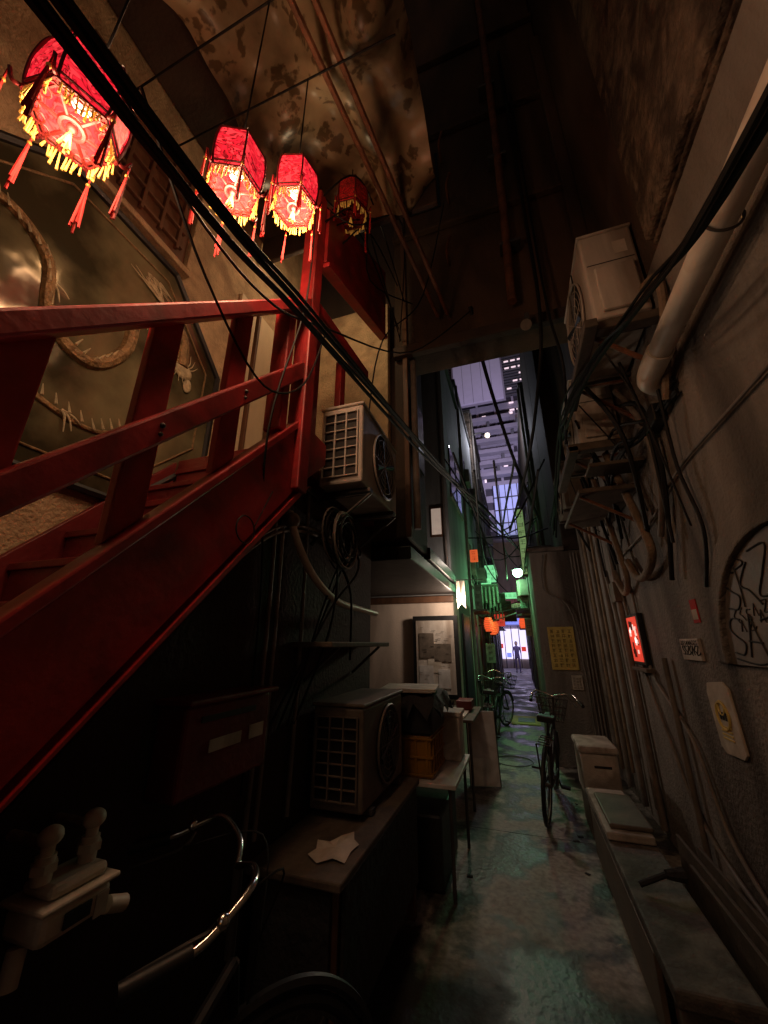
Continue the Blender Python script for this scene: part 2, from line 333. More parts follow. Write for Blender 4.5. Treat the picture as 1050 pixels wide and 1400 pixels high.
# ---------------------------------------------------------------- AC units
def ac(name,x0,y0,z0,dx,dy,dz,side,m,grid=True,dark=True):
    o=Obj(name)
    o.box('casing',m,x0,x0+dx,y0,y0+dy,z0,z0+dz,.015)
    o.box('top_cover',m,x0-.008,x0+dx+.008,y0-.008,y0+dy+.008,z0+dz+.001,z0+dz+.02,.006)
    xf=x0+dx if side>0 else x0; s=side
    cy=y0+dy*.56; cz=z0+dz*.5; rr=min(dy*.38,dz*.43)
    pts=[(cy+rr*math.cos(2*math.pi*k/32),cz+rr*math.sin(2*math.pi*k/32)) for k in range(32)]
    o.poly('fan_opening',M['black'],pts,'x',xf+s*.001,xf+s*.005,0)
    for k in range(1,7): o.ring('fan_grille',m,(xf+s*.014,cy,cz),'x',rr*k/6,.003 if k<6 else .008,28,5)
    for k in range(8):
        a=2*math.pi*k/8; o.tube('fan_grille',m,[(xf+s*.014,cy,cz),(xf+s*.014,cy+rr*math.cos(a),cz+rr*math.sin(a))],.003,5,smoothpath=False)
    for k in range(4):
        a=2*math.pi*k/4+.4
        o.tube('fan_blades',M['black'],[(xf+s*.007,cy,cz),(xf+s*.007,cy+rr*.8*math.cos(a),cz+rr*.8*math.sin(a))],rr*.04,6,r2=rr*.1,smoothpath=False)
    if grid:
        yf=y0
        o.box('coil_recess',M['black'],x0+.03,x0+dx-.03,yf-.004,yf-.001,z0+.05,z0+dz-.05,0)
        for k in range(4):
            xx=x0+.03+(dx-.06)*k/3; o.box('side_grid',m,xx-.005,xx+.005,yf-.02,yf-.0045,z0+.045,z0+dz-.045,.002)
        for k in range(8):
            zz=z0+.05+(dz-.1)*k/7; o.box('side_grid',m,x0+.024,x0+dx-.024,yf-.018,yf-.005,zz-.004,zz+.004,.002)
    else:
        o.box('valve_cover',m,x0+.05,x0+dx-.04,y0-.03,y0-.001,z0+.04,z0+dz*.55,.01)
        o.box('panel_seam',M['black'],x0+.02,x0+dx-.02,y0-.003,y0-.001,z0+dz*.62,z0+dz*.62+.006,0)
        o.tube('tie_straps',M['cable'],[(x0-.006,y0+.3,z0-.02),(x0-.006,y0+.3,z0+dz+.02),(x0+dx,y0+.3,z0+dz+.024)],.006,5,smoothpath=False)
        o.box('rating_label',M['paper'],x0+.2,x0+.28,y0-.0025,y0-.0008,z0+dz*.7,z0+dz*.85,0)
    for yy in (y0+.1,y0+dy-.16): o.box('feet',M['steel'],x0-.02,x0+dx+.02,yy,yy+.05,z0-.03,z0-.001,.003)
    return o
o=ac('air_conditioner_unit',-1.12,2.0,2.55,.3,.75,.56,1,M['acwhite'])
for yy in (2.1,2.62): o.tube('bracket',M['steel'],[(-1.2,yy,2.5),(-.8,yy,2.5),(-1.2,yy,2.2)],.014,6,smoothpath=False)
o.done()
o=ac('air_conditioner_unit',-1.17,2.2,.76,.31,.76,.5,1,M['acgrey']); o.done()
o=ac('air_conditioner_unit',.70,2.3,3.62,.33,.8,.74,-1,M['acwhite'],grid=False); 
for yy in (2.38,2.98): o.tube('bracket',M['rust'],[(1.04,yy,3.57),(.66,yy,3.57),(1.04,yy,3.2)],.018,6,smoothpath=False)
o.box('support_rail',M['oldwood'],.62,1.03,2.25,2.33,3.5,3.56,.006); o.box('support_rail',M['oldwood'],.6,.68,2.2,3.2,3.49,3.55,.006)
o.tube('insulated_line',M['pipetan'],[(.98,2.29,3.75),(1.02,2.15,3.7),(1.0,2.15,3.4),(1.0,2.4,3.0)],.025)
o.done()
o=ac('air_conditioner_unit',.70,3.4,3.28,.33,.8,.66,-1,M['acwhite'],grid=False)
o.box('support_rail',M['oldwood'],.58,1.03,3.3,3.38,3.17,3.24,.006); o.box('support_rail',M['oldwood'],.58,.66,3.3,4.3,3.16,3.22,.006)
o.tube('bracket',M['rust'],[(1.04,3.6,3.22),(.66,3.6,3.22),(1.04,3.6,2.85)],.018,6,smoothpath=False); o.done()
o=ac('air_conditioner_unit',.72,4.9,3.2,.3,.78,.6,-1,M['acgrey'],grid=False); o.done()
o=Obj('wooden_shelf')
o.box('plank',M['oldwood'],.6,1.04,3.3,4.4,2.78,2.82,.005); o.box('plank',M['oldwood'],.66,1.04,3.05,3.28,2.9,2.93,.005)
o.tube('brace',M['rust'],[(.62,3.4,2.78),(1.04,3.4,2.5)],.014,6); o.tube('brace',M['rust'],[(.62,4.2,2.78),(1.04,4.2,2.5)],.014,6)
o.done()

# ---------------------------------------------------------------- drain pipe on right
o=Obj('drain_pipe')
o.tube('pipe',M['pipewhite'],[(.93,-2.5,3.3),(.93,2.2,3.17)],.062,18,smoothpath=False)
o.tube('elbow',M['pipewhite'],[(.93,2.14,3.172),(.93,2.3,3.165),(.945,2.4,3.15),(1.0,2.44,3.14),(1.06,2.45,3.14)],.07,18)
for yy in (.3,1.4): o.ring('clamp',M['steel'],(.93,yy,3.22-.03*yy),'y',.066,.006)
o.done()
o=Obj('pipe_cluster')
for i,(y,z0,z1,r,mm) in enumerate([(6.1,.2,4.2,.035,'pipegrey'),(5.9,.2,3.6,.022,'pipetan'),(5.6,.1,3.9,.03,'pipegrey'),(5.35,.3,3.2,.018,'pipetan'),(5.05,.1,3.5,.028,'pipegrey'),(4.5,.1,2.6,.03,'pipegrey'),(3.55,.1,1.5,.02,'pipegrey')]):
    o.tube('vertical_pipes_'+mm,M[mm],[(1.01,y,z0),(1.01,y+jog(.03),(z0+z1)/2),(1.01,y,z1)],r,10)
o.tube('refrigerant_lines',M['pipetan'],[(.9,3.5,3.2),(.95,3.45,2.9),(.97,3.3,2.55),(.97,3.15,2.25),(.98,3.35,2.12),(1.0,3.7,2.12),(1.0,3.9,2.3)],.03,10)
o.tube('refrigerant_lines',M['pipetan'],[(.9,4.1,3.2),(.95,4.1,2.8),(.97,4.0,2.4),(.98,3.95,2.15),(1.0,4.2,2.05),(1.0,4.4,2.2)],.026,10)
o.tube('duct_lines',M['pipegrey'],[(.93,3.0,3.5),(1.0,2.85,3.1),(1.0,2.8,2.6),(1.0,3.0,2.3)],.02,10)
o.tube('duct_lines_black',M['cable'],[(.93,3.1,3.4),(.97,2.75,3.2),(1.0,2.7,2.8),(1.0,2.8,2.4),(1.0,3.0,2.0)],.015,8)
o.tube('conduit_white',M['pipegrey'],[(1.03,-1,2.62),(1.03,1.8,2.62),(1.03,2.6,2.6),(1.03,3.3,2.45),(1.03,4.4,2.4)],.009,8)
o.tube('conduit_grey',M['pipegrey'],[(1.03,4.1,2.1),(1.03,4.0,1.4),(1.03,3.4,1.0),(1.03,3.1,.5),(1.03,2.2,.15)],.012,8)
o.tube('conduit_grey',M['pipegrey'],[(1.03,4.5,2.3),(1.03,4.3,1.6),(1.03,3.9,.9),(1.03,3.4,.4),(1.03,1.8,.12)],.014,8)
o.tube('conduit_grey',M['pipegrey'],[(1.03,5.0,2.4),(1.02,4.7,1.4),(1.02,4.65,.2)],.02,8)
o.tube('hanging_lines',M['cable'],[(.97,2.4,3.1),(1.0,2.5,2.6),(1.02,2.45,2.2),(1.02,2.6,1.9)],.01,6)
for k in range(12): o.tube('hanging_lines',M['cable'],[(.8+jog(.12),2.4+k*.24,3.5),(.9+jog(.08),2.5+k*.24+jog(.25),3.0),(1.0,2.6+k*.24+jog(.25),2.5+jog(.35))],.006+.005*(k%3),6)
for k in range(4): o.tube('hanging_lines',M['cable'],[(1.02,2.3,3.0+jog(.1)),(.98,2.7+jog(.2),2.9+jog(.2)),(.9,3.3,3.1+jog(.15)),(.98,4.3,2.8+jog(.2))],.012,6)
o.box('junction_box',M['acgrey'],.96,1.049,4.45,4.62,2.0,2.2,.01)
o.box('junction_box_black',M['black'],.97,1.049,2.55,2.75,2.95,3.08,.01)
o.done()

# ---------------------------------------------------------------- overhead cables
o=Obj('overhead_cables')
for i in range(4):
    d=i*.02
    o.tube('left_bundle',M['cable'],[(-.70+d,-1.5,2.62+jog(.04)),(-.69+d,.3,2.66+jog(.02)),(-.72+d,1.04,2.87+jog(.02)),(-.70+d,2.2,3.12+jog(.03)),(-.6+d,3.6,3.3),(-.2,6.0,3.45+jog(.1)),(.25,9.5,3.7)],.008 if i%2 else .012,6)
for i in range(6):
    d=jog(.06)
    o.tube('right_bundle',M['cable'],[(.80+d,-1.5,2.7+jog(.1)),(.78+d,.9,2.93+jog(.06)),(.72+d,1.6,3.1+jog(.08)),(.66+d*.5,2.25,3.28+jog(.05)),(.6+d,3.2,3.5+jog(.1)),(.66,4.4,3.6+jog(.2)),(.72+d,6.4,3.3+jog(.2))],.008+.006*(i%2),6)
o.tube('drops',M['cable'],[(.55,3.1,9),(.52,3.05,6),(.5,3.05,4.5),(.42,3.4,3.9),(.3,4.5,3.6),(.05,6.5,3.4)],.018,6)
o.tube('drops',M['cable'],[(.6,3.1,8),(.57,3.05,6.0),(.56,3.0,4.5),(.6,3.0,3.8),(.62,3.6,3.4)],.012,6)
o.tube('drops',M['cable'],[(-.12,3.15,4.9),(-.03,3.7,4.4),(.2,4.8,3.8),(.5,6.3,3.5)],.02,6)
for i in range(5):
    y=6+i*1.3; o.tube('far_cables',M['cable'],[(-.9,y,4.2+jog(.6)),(-.1,y+jog(.8),3.6+jog(.3)),(.7,y+jog(1.0),4.0+jog(.5))],.014,5)
for i in range(5):
    x=-.5+i*.22; o.tube('far_cables',M['cable'],[(x,4,3.5+jog(.2)),(x+jog(.3),8,3.2+jog(.3)),(x+jog(.3),14,3.6+jog(.4))],.014,5)
o.tube('loops',M['cable'],[(-.8,.35,3.0),(-.86,.7,2.75),(-.9,1.1,2.62),(-.9,1.4,2.85),(-.88,1.55,3.3)],.005,6)
o.tube('loops',M['cable'],[(-.9,.05,3.2),(-.86,.5,2.95),(-.88,1.0,3.0),(-.85,1.45,3.25),(-.6,2.5,3.9),(-.1,3.1,4.8)],.006,6)
o.tube('loops',M['cable'],[(-.3,3.1,6.5),(-.5,2.6,4.6),(-.75,2.2,3.8),(-.9,2.3,3.2)],.006,6)
o.tube('loops',M['cable'],[(-.95,1.45,4.3),(-.93,1.4,3.4),(-.97,1.25,2.5),(-1.1,1.5,1.8),(-1.17,1.6,1.0)],.005,6)
for k in range(6): o.tube('loops',M['cable'],[(-1.0+jog(.1),1.6+jog(.1),4.5+jog(.2)),(-.9+jog(.15),1.8+jog(.2),4.6+jog(.3)),(-.75+jog(.2),2.2+jog(.2),4.9+jog(.3)),(-.8+jog(.1),3.15,5.2+jog(.6))],.006,5)
o.done()

# ---------------------------------------------------------------- red staircase
def ztop(y,sl=1.065): return 2.71+sl*(y-1.554)
o=Obj('red_staircase')
y0=-.6; y1=1.60
o.poly('stringer',M['redpaint'],[(y0,max(0,ztop(y0)-.37)),(y1,ztop(y1)-.37),(1.86,2.62),(1.86,2.75),(y1,ztop(y1)),(y0,ztop(y0))],'x',-1.04,-1.0,.004)
o.poly('stringer_cap',M['redpaint'],[(y0,ztop(y0)+.002),(y1,ztop(y1)+.002),(y1,ztop(y1)+.05),(y0,ztop(y0)+.05)],'x',-1.06,-.985,.006)
o.poly('stringer_lip',M['redpaint'],[(y0,ztop(y0)-.40),(y1,ztop(y1)-.40),(y1+.05,ztop(y1)-.372),(y0,ztop(y0)-.372)],'x',-1.08,-.985,.004)
def rail(part,off,h,x0,x1,sl):
    o.poly(part,M['redpaint'],[(y0,ztop(y0,sl)+off),(1.51,ztop(1.51,sl)+off),(1.51,ztop(1.51,sl)+off+h),(y0,ztop(y0,sl)+off+h)],'x',x0,x1,.008)
rail('mid_rail',.32,.12,-1.03,-.975,1.075)
rail('top_rail',.82,.085,-1.05,-.96,1.095)
for y in (-.255,.08,.415,.75,1.085):
    o.poly('posts',M['redpaint'],[(y-.05,ztop(y-.05)+.052),(y+.05,ztop(y+.05)+.052),(y+.05,ztop(y+.05,1.095)+.83),(y-.05,ztop(y-.05,1.095)+.83)],'x',-1.07,-1.033,.006)
    o.ball('bolts',M['steel'],(-.972,y,ztop(y,1.075)+.39),.009); o.ball('bolts',M['steel'],(-.972,y,ztop(y,1.075)+.36),.007)
o.box('newel_post',M['redpaint'],-1.06,-.96,1.512,1.605,2.33,4.55,.008)
o.box('newel_post',M['redpaint'],-1.1,-1.0,1.37,1.43,2.6,3.45,.006)
for k in range(14):
    yy=-.55+k*.165; zz=ztop(yy)-.15
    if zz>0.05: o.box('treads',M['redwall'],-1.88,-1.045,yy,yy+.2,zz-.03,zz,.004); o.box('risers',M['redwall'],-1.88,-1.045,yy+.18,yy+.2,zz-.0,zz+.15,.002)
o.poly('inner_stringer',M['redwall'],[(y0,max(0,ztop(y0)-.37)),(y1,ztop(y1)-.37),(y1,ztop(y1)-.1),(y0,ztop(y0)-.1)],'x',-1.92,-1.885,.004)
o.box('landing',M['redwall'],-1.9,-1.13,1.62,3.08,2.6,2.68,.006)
o.poly('landing_rail',M['redpaint'],[(1.61,3.58),(2.5,3.72),(2.5,3.80),(1.61,3.66)],'x',-1.05,-.98,.006)
for y in (1.8,2.2): o.box('landing_posts',M['redpaint'],-1.12,-1.07,y-.04,y+.04,2.69,3.66,.005)
o.poly('upper_fascia',M['redpaint'],[(1.61,3.98),(2.85,4.5),(2.85,5.35),(1.61,4.5)],'x',-.98,-.94,.006)
o.poly('upper_fascia_trim',M['redpaint'],[(1.61,3.93),(2.85,4.45),(2.85,4.49),(1.61,3.97)],'x',-1.0,-.92,.006)
o.done()

# ---------------------------------------------------------------- restaurant building behind the stair
o=Obj('restaurant_building')
o.box('inner_wall',M['beige'],-3.2,-1.93,-5,3.2,0,7,.01)
o.box('roof_soffit',M['darkwall'],-1.92,-1.48,-3,2.1,5.2,5.3,.01)
o.box('roof_soffit',M['darkwall'],-1.479,-.25,-3,.42,5.15,5.3,.01)
for k in range(5): o.box('soffit_joists',M['brownwood'],-1.92,-.3,-.9+k*.28,-.84+k*.28,5.07,5.149,.004)
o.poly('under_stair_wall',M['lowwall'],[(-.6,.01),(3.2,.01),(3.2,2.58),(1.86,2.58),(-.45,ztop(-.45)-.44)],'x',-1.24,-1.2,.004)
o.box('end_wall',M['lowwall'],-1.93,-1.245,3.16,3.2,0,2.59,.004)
o.box('landing_back_wall',M['beige'],-1.925,-1.0,3.1,3.19,2.69,5.2,.01)
for y,w in ((1.92,.2),(2.18,.2),(2.6,.3)): o.box('cream_boards',M['cream'],-1.928,-1.9,y,y+w,2.69,4.4,.006)
for y in (2.14,2.42,2.56): o.box('door_frames',M['brownwood'],-1.927,-1.885,y,y+.025,2.69,4.42,.004)
cy,cz,rr=1.0,3.1,.86
def octp(r,ph=22.5): return [(cy+r*math.cos(R(ph+45*k)),cz+r*math.sin(R(ph+45*k))) for k in range(8)]
o.poly('octagon_glass',M['oct'],octp(rr),'x',-1.925,-1.905,0)
q=[(-1.895,a,c) for a,c in octp(rr+.01)]
for k in range(8): o.tube('octagon_frame',M['black'],[q[k],q[(k+1)%8]],.02,6,smoothpath=False)
q=[(-1.9,a,c) for a,c in octp(rr-.1)]
for k in range(8): o.tube('octagon_inner_bead',M['dragon'],[q[k],q[(k+1)%8]],.006,6,smoothpath=False)
body=[(1.5,3.3),(1.46,3.5),(1.3,3.55),(1.17,3.38),(1.15,3.12),(1.0,2.93),(.8,3.02),(.72,3.3),(.5,3.4),(.35,3.15),(.48,2.85),(.8,2.65),(1.1,2.6),(1.3,2.72)]
o.tube('dragon_body',M['dragon'],[(-1.902,a,c) for a,c in body],.045,8,r2=.01)
for i in range(len(body)-1):
    for t in (0,.2,.4,.6,.8):
        a=body[i][0]*(1-t)+body[i+1][0]*t; c=body[i][1]*(1-t)+body[i+1][1]*t
        o.tube('dragon_spines',M['dragonl'],[(-1.88,a,c),(-1.88,a+.025*math.cos(i*1.3+t),c+.05)],.007,4,smoothpath=False,r2=.002)
for a,c in ((1.2,3.45),(.75,3.2),(.5,2.85),(.95,2.62)):
    for dy,dz in ((.06,-.08),(.09,-.03),(.03,-.1)):
        o.tube('dragon_claws',M['dragonl'],[(-1.89,a,c),(-1.885,a+dy*.6,c+dz*.3),(-1.885,a+dy,c+dz)],.008,6,r2=.002)
o.ball('dragon_head',M['dragonl'],(-1.895,1.52,3.28),.07,(.3,1,.8)); o.ball('dragon_head',M['dragonl'],(-1.895,1.57,3.2),.045,(.3,.7,1.1))
for k in range(14):
    a=R(20+k*20); o.tube('dragon_mane',M['dragonl'],[(-1.89,1.52,3.3),(-1.885,1.52+.06*math.cos(a),3.3+.06*math.sin(a)),(-1.885,1.52+.12*math.cos(a+.3),3.3+.12*math.sin(a+.3))],.006,5,r2=.001)
for k in range(16):
    o.tube('dragon_tail',M['dragonl'],[(-1.89,1.3,3.6),(-1.89,1.2-.05*math.cos(k),3.64+.006*k),(-1.885,1.05+.025*k,3.66+.025*math.sin(k*2))],.005,5,r2=.001)
o.box('carved_panel',M['brownwood'],-1.928,-1.88,.55,1.35,4.0,4.85,.01)
for k in range(6): o.box('carved_lattice',M['brownwood'],-1.879,-1.85,.6+k*.13,.62+k*.13,4.05,4.8,.003)
for k in range(6): o.box('carved_lattice',M['brownwood'],-1.878,-1.852,.6,1.3,4.08+k*.13,4.1+k*.13,.003)
o.box('carved_frame',M['beige'],-1.927,-1.86,.5,1.4,3.95,3.995,.005); o.box('carved_frame',M['beige'],-1.927,-1.86,1.36,1.4,4,4.9,.005)
o.done()
# bare bulb over the landing door
o=Obj('landing_lamp')
o.tube('cord',M['cable'],[(-1.25,2.35,5.6),(-1.25,2.35,4.95)],.005,6,smoothpath=False)
o.tube('socket',M['black'],[(-1.25,2.35,4.95),(-1.25,2.35,4.9)],.02,10,smoothpath=False); o.ball('bulb',M['bulbw'],(-1.25,2.35,4.87),.032)
o.light((-1.3,2.3,4.78),9,(1,.72,.4),.05); o.done()

# ---------------------------------------------------------------- canopy
o=Obj('stained_canopy')
b=o.bm('sheet',M['canopy'],0,True)
nx,ny=28,34; g=[]
for i in range(nx+1):
    row=[]
    for j in range(ny+1):
        x=-1.47+1.22*i/nx; y=.43+1.62*j/ny
        z=5.0+.11*math.sin(x*6+y)+.11*math.sin(y*6+x*3)+.05*math.sin(y*13+x*5)+.04*math.sin(x*17-y*6)+.1*(x+1.9)
        row.append(b.verts.new((x,y,z)))
    g.append(row)
for i in range(nx):
    for j in range(ny): b.faces.new((g[i][j],g[i+1][j],g[i+1][j+1],g[i][j+1]))
for k,(xa,ya,xb,yb) in enumerate([(-.9,.1,-.45,3.1),(-.78,.1,-.35,3.1)]):
    o.tube('frame_bars',M['rust'],[(xa,ya,4.83),(xb,yb,4.83)],.02,6,smoothpath=False)
o.tube('lantern_line',M['cable'],[(-1.9,.32,4.8),(-.3,.34,4.8)],.006,6,smoothpath=False)
o.tube('lantern_line',M['cable'],[(-1.9,.8,4.8),(-.3,.75,4.8)],.006,6,smoothpath=False)
o.tube('lantern_line',M['cable'],[(-1.9,1.1,4.8),(-.3,1.09,4.8)],.006,6,smoothpath=False)
o.tube('frame_bars',M['rust'],[(-.28,.1,5.25),(-.28,2.1,5.25)],.02,6)
o.box('gutter_board',M['darkwall'],-1.9,-.25,2.06,2.1,4.9,5.5,.01)
o.done()

# ---------------------------------------------------------------- lanterns
def lantern(x,y,z,s=1.0,lit=True,rot=0.2,power=12,toplen=.4):
    o=Obj('chinese_palace_lantern')
    prof=[(.078,.185),(.118,.15),(.132,.02),(.124,-.1),(.105,-.13)]
    silk=M['silk'] if lit else M['silkoff']
    b=o.bm('silk_panels',silk,0,False); rings=[]
    for r_,h in prof:
        rings.append([b.verts.new((x+s*r_*math.cos(rot+k*math.pi/3),y+s*r_*math.sin(rot+k*math.pi/3),z+s*h)) for k in range(6)])
    for i in range(len(rings)-1):
        for k in range(6): b.faces.new((rings[i][k],rings[i][(k+1)%6],rings[i+1][(k+1)%6],rings[i+1][k]))
    for k in range(6):
        a=rot+k*math.pi/3; c,sn=math.cos(a),math.sin(a)
        o.tube('frame_ribs',M['redwall'],[(x+s*r_*1.02*c,y+s*r_*1.02*sn,z+s*h) for r_,h in prof],.005*s,6)
        a2=a+math.pi/3
        for r_,h in (prof[0],prof[1],prof[3],prof[4]):
            o.tube('frame_ribs',M['redwall'],[(x+s*r_*1.02*c,y+s*r_*1.02*sn,z+s*h),(x+s*r_*1.02*math.cos(a2),y+s*r_*1.02*math.sin(a2),z+s*h)],.0045*s,6,smoothpath=False)
        p1=Vector((x+s*.125*c,y+s*.125*sn,z-s*.13)); p2=Vector((x+s*.125*math.cos(a2),y+s*.125*math.sin(a2),z-s*.13))
        o.tube('scroll_rim',M['redwall'],[p1,p2],.006*s,6,smoothpath=False)
        for j in range(13):
            t=(j+.5)/13; p=p1.lerp(p2,t); ln=.02+.045*abs(math.sin(t*math.pi))+random.random()*.014
            if j in (0,6,12): continue
            o.tube('fringe',M['yellowf'],[p,p+Vector((jog(.008),jog(.008),-ln*s))],.0024*s,4,smoothpath=False,r2=.004*s)
        for j in (1,3,5):
            p=p1.lerp(p2,j/6); qx=p.x*.84+x*.16; qy=p.y*.84+y*.16
            o.ring('scroll_work',M['redwall'],(qx,qy,p.z-.004),'z',.017*s,.0035*s,10,5)
        tip=Vector((x+s*.16*c,y+s*.16*sn,z-s*.09))
        o.tube('corner_arms',M['redwall'],[(x+s*.12*c,y+s*.12*sn,z-s*.12),(x+s*.145*c,y+s*.145*sn,z-s*.13),tip],.006*s,6)
        o.tube('tassel_cords',M['redf'],[tip,tip-Vector((0,0,.06*s))],.003*s,5)
        o.ball('tassel_beads',M['gold'],tip-Vector((0,0,.065*s)),.007*s)
        for q_ in range(5):
            o.tube('tassels',M['redf'],[tip-Vector((0,0,.07*s)),tip-Vector((jog(.009),jog(.009),(.24+random.random()*.06)*s))],.004*s,5,smoothpath=False,r2=.004*s)
        o.tube('bottom_wheel',M['redwall'],[(x+s*.028*c,y+s*.028*sn,z-s*.135),(x+s*.12*c,y+s*.12*sn,z-s*.13)],.006*s,6,smoothpath=False)
    o.ring('bottom_wheel',M['redwall'],(x,y,z-s*.135),'z',.032*s,.009*s,16)
    o.ball('bottom_hub',M['redwall'],(x,y,z-s*.137),.016*s)
    for q_ in range(9): o.tube('centre_tassel',M['yellowf'],[(x,y,z-s*.15),(x+jog(.016)*s,y+jog(.016)*s,z-s*(.22+random.random()*.03))],.003*s,5,smoothpath=False,r2=.004*s)
    o.ring('crown',M['redwall'],(x,y,z+s*.19),'z',.07*s,.007*s,12)
    o.tube('hanging_cord',M['cable'],[(x,y,z+s*.19),(x,y,4.8)] if lit else [(x,y,z+s*.19),(x,y,z+.4)],.004,5,smoothpath=False)
    for k in range(3):
        a=rot+k*2.094; o.tube('crown',M['redwall'],[(x+s*.07*math.cos(a),y+s*.07*math.sin(a),z+s*.19),(x,y,z+s*.25)],.005*s,5)
    if lit:
        o.ball('bulb',M['bulb'],(x,y,z+.02*s),.036*s,(1,1,1.6))
        o.light((x+.01,y,z-.19*s),power,(1,.60,.34),.06)
        o.light((x+.01,y,z+.27*s),power*.3,(1,.55,.3),.06,'bulb_light_upper')
    o.done()
lantern(-.98,.324,3.0,.82,True,.15,8)
lantern(-.90,.773,3.42,.84,True,.45,13)
lantern(-.85,1.095,3.79,.88,True,.3,17)
lantern(-.86,1.78,4.75,.95,False,.1,0)

# ---------------------------------------------------------------- overhead building spanning the alley
o=Obj('overhead_building')
o.box('wall',M['overwall'],-.95,1.04,3.2,3.55,4.5,13,.02)
o.box('sill_beam',M['darkwall'],-.95,1.04,3.12,3.198,4.46,4.58,.01)
for z in (6.2,7.9,9.6): o.box('ledges',M['overwall'],-.95,1.04,3.13,3.198,z,z+.06,.01)
for x,z in ((-.3,5.6),(-.25,6.6),(-.3,7.4)): o.tube('hooks',M['rust'],[(x,3.19,z),(x,3.0,z),(x+.05,2.95,z+.12)],.015,6)
o.box('window',M['glassdark'],-.75,-.35,3.18,3.198,6.6,7.6,.004)
o.done()
o=Obj('rusty_downpipe'); o.tube('pipe',M['rust'],[(.42,3.08,12),(.36,3.08,7.5),(.28,3.08,4.75)],.045,10)
for z in (5.5,6.9,8.3): o.box('straps',M['steel'],.24,.44,3.05,3.19,z,z+.04,.004)
o.done()
o=Obj('security_floodlight'); o.box('bracket',M['steel'],.36,.4,3.0,3.12,4.4,4.5,.004); o.tube('housing',M['pipegrey'],[(.38,3.05,4.42),(.36,2.98,4.34)],.035,12,smoothpath=False,r2=.05); o.done()

# ---------------------------------------------------------------- left dark house past the stair
o=Obj('dark_house')
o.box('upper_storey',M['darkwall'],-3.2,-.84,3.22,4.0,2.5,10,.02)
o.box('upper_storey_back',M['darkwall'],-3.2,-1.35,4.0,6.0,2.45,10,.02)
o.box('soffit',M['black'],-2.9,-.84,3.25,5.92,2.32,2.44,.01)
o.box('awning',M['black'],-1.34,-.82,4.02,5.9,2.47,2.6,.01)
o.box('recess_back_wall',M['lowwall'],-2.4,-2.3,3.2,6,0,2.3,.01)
o.box('corner_trim',M['brownwood'],-.86,-.81,3.17,3.215,2.5,8,.005)
o.tube('downpipe',M['pipegrey'],[(-.78,3.3,8),(-.78,3.3,2.6)],.035,10)
o.box('window_band',M['glassdark'],-.838,-.82,3.35,3.9,3.4,4.2,.004)
o.done()
o=Obj('notice_board_house')
o.box('ground_wall',M['whitewall'],-2.3,-.9,6.0,6.6,0,2.3,.01)
o.box('top_trim',M['brownwood'],-2.3,-.88,5.93,5.99,2.2,2.3,.01)  # plain brown wood strip along the top of the wall
o.box('upper_wall',M['greywall'],-3.2,-.9,6.02,8.2,2.31,7.1,.02)
o.box('roof_cap',M['steel'],-3.2,-.84,5.95,8.25,7.1,7.18,.01)
for yy in (6.5,7.3): o.box('upper_window',M['glassdark'],-.898,-.88,yy,yy+.6,4.2,5.2,.01)
o.box('window_frame',M['pipegrey'],-.899,-.86,6.42,7.95,4.1,4.18,.004)
o.box('lit_panel',M['warmwin'],-1.18,-1.02,5.99,6.018,3.3,3.75,.003)
o.box('panel_frame',M['brownwood'],-1.2,-1.0,6.0,6.019,3.26,3.79,.003)
o.box('doorway',M['black'],-.899,-.87,6.9,7.8,0,2.1,.01)
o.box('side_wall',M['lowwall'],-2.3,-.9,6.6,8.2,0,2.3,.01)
o.tube('wall_pipes',M['pipegrey'],[(-.96,5.98,7),(-.96,5.98,3.6),(-.95,5.98,2.6)],.02,8)
o.done()
o=Obj('notice_board')
o.box('frame',M['black'],-1.52,-.84,5.9,5.95,.86,2.0,.006); o.box('panel',M['acwhite'],-1.47,-.9,5.885,5.898,.92,1.93,.002)
for (a,c,d,e_,mm) in ((-1.43,-1.22,1.0,1.3,'whiteboard'),(-1.2,-.95,1.35,1.6,'acgrey'),(-1.42,-1.2,1.4,1.75,'acgrey'),(-1.15,-.98,1.0,1.25,'whiteboard'),(-1.3,-1.1,1.2,1.5,'paper')):
    o.box('posted_'+mm,M[mm],a,c,5.872+.008*random.random(),5.884,d,e_,.001)
for k in range(26):
    a=-1.42+random.random()*.45; z=.98+random.random()*.85; o.box('posted_lines',M['ink'],a,a+.03+random.random()*.04,5.868,5.8705,z,z+.004,0)
o.done()
o=Obj('wall_lamp'); o.tube('arm',M['steel'],[(-.92,5.99,2.62),(-.92,5.8,2.68),(-.92,5.7,2.62)],.012,6)
o.tube('shade',M['steel'],[(-.92,5.7,2.64),(-.92,5.7,2.58)],.03,12,r2=.07,smoothpath=False,cap=False); o.ball('bulb',M['bulbw'],(-.92,5.7,2.57),.03)
o.light((-.78,5.55,2.2),20,(1,.76,.58),.06); o.light((-.7,5.6,2.75),5,(1,.8,.68),.05,'bulb_light_upper'); o.done()
o=Obj('hanging_towel'); b=o.bm('cloth',M['paper'],0,True)
vs=[]
for i in range(6):
    for j in range(5):
        vs.append(b.verts.new((-.78+i*.024,5.6+.02*math.sin(i*2.2+j*.3),2.46-j*.08-abs(i-2.5)*.03*(j>0))))
for i in range(5):
    for j in range(4): b.faces.new((vs[i*5+j],vs[(i+1)*5+j],vs[(i+1)*5+j+1],vs[i*5+j+1]))
o.tube('line',M['cable'],[(-1.0,5.6,2.48),(-.4,5.6,2.47)],.005,5); o.done()

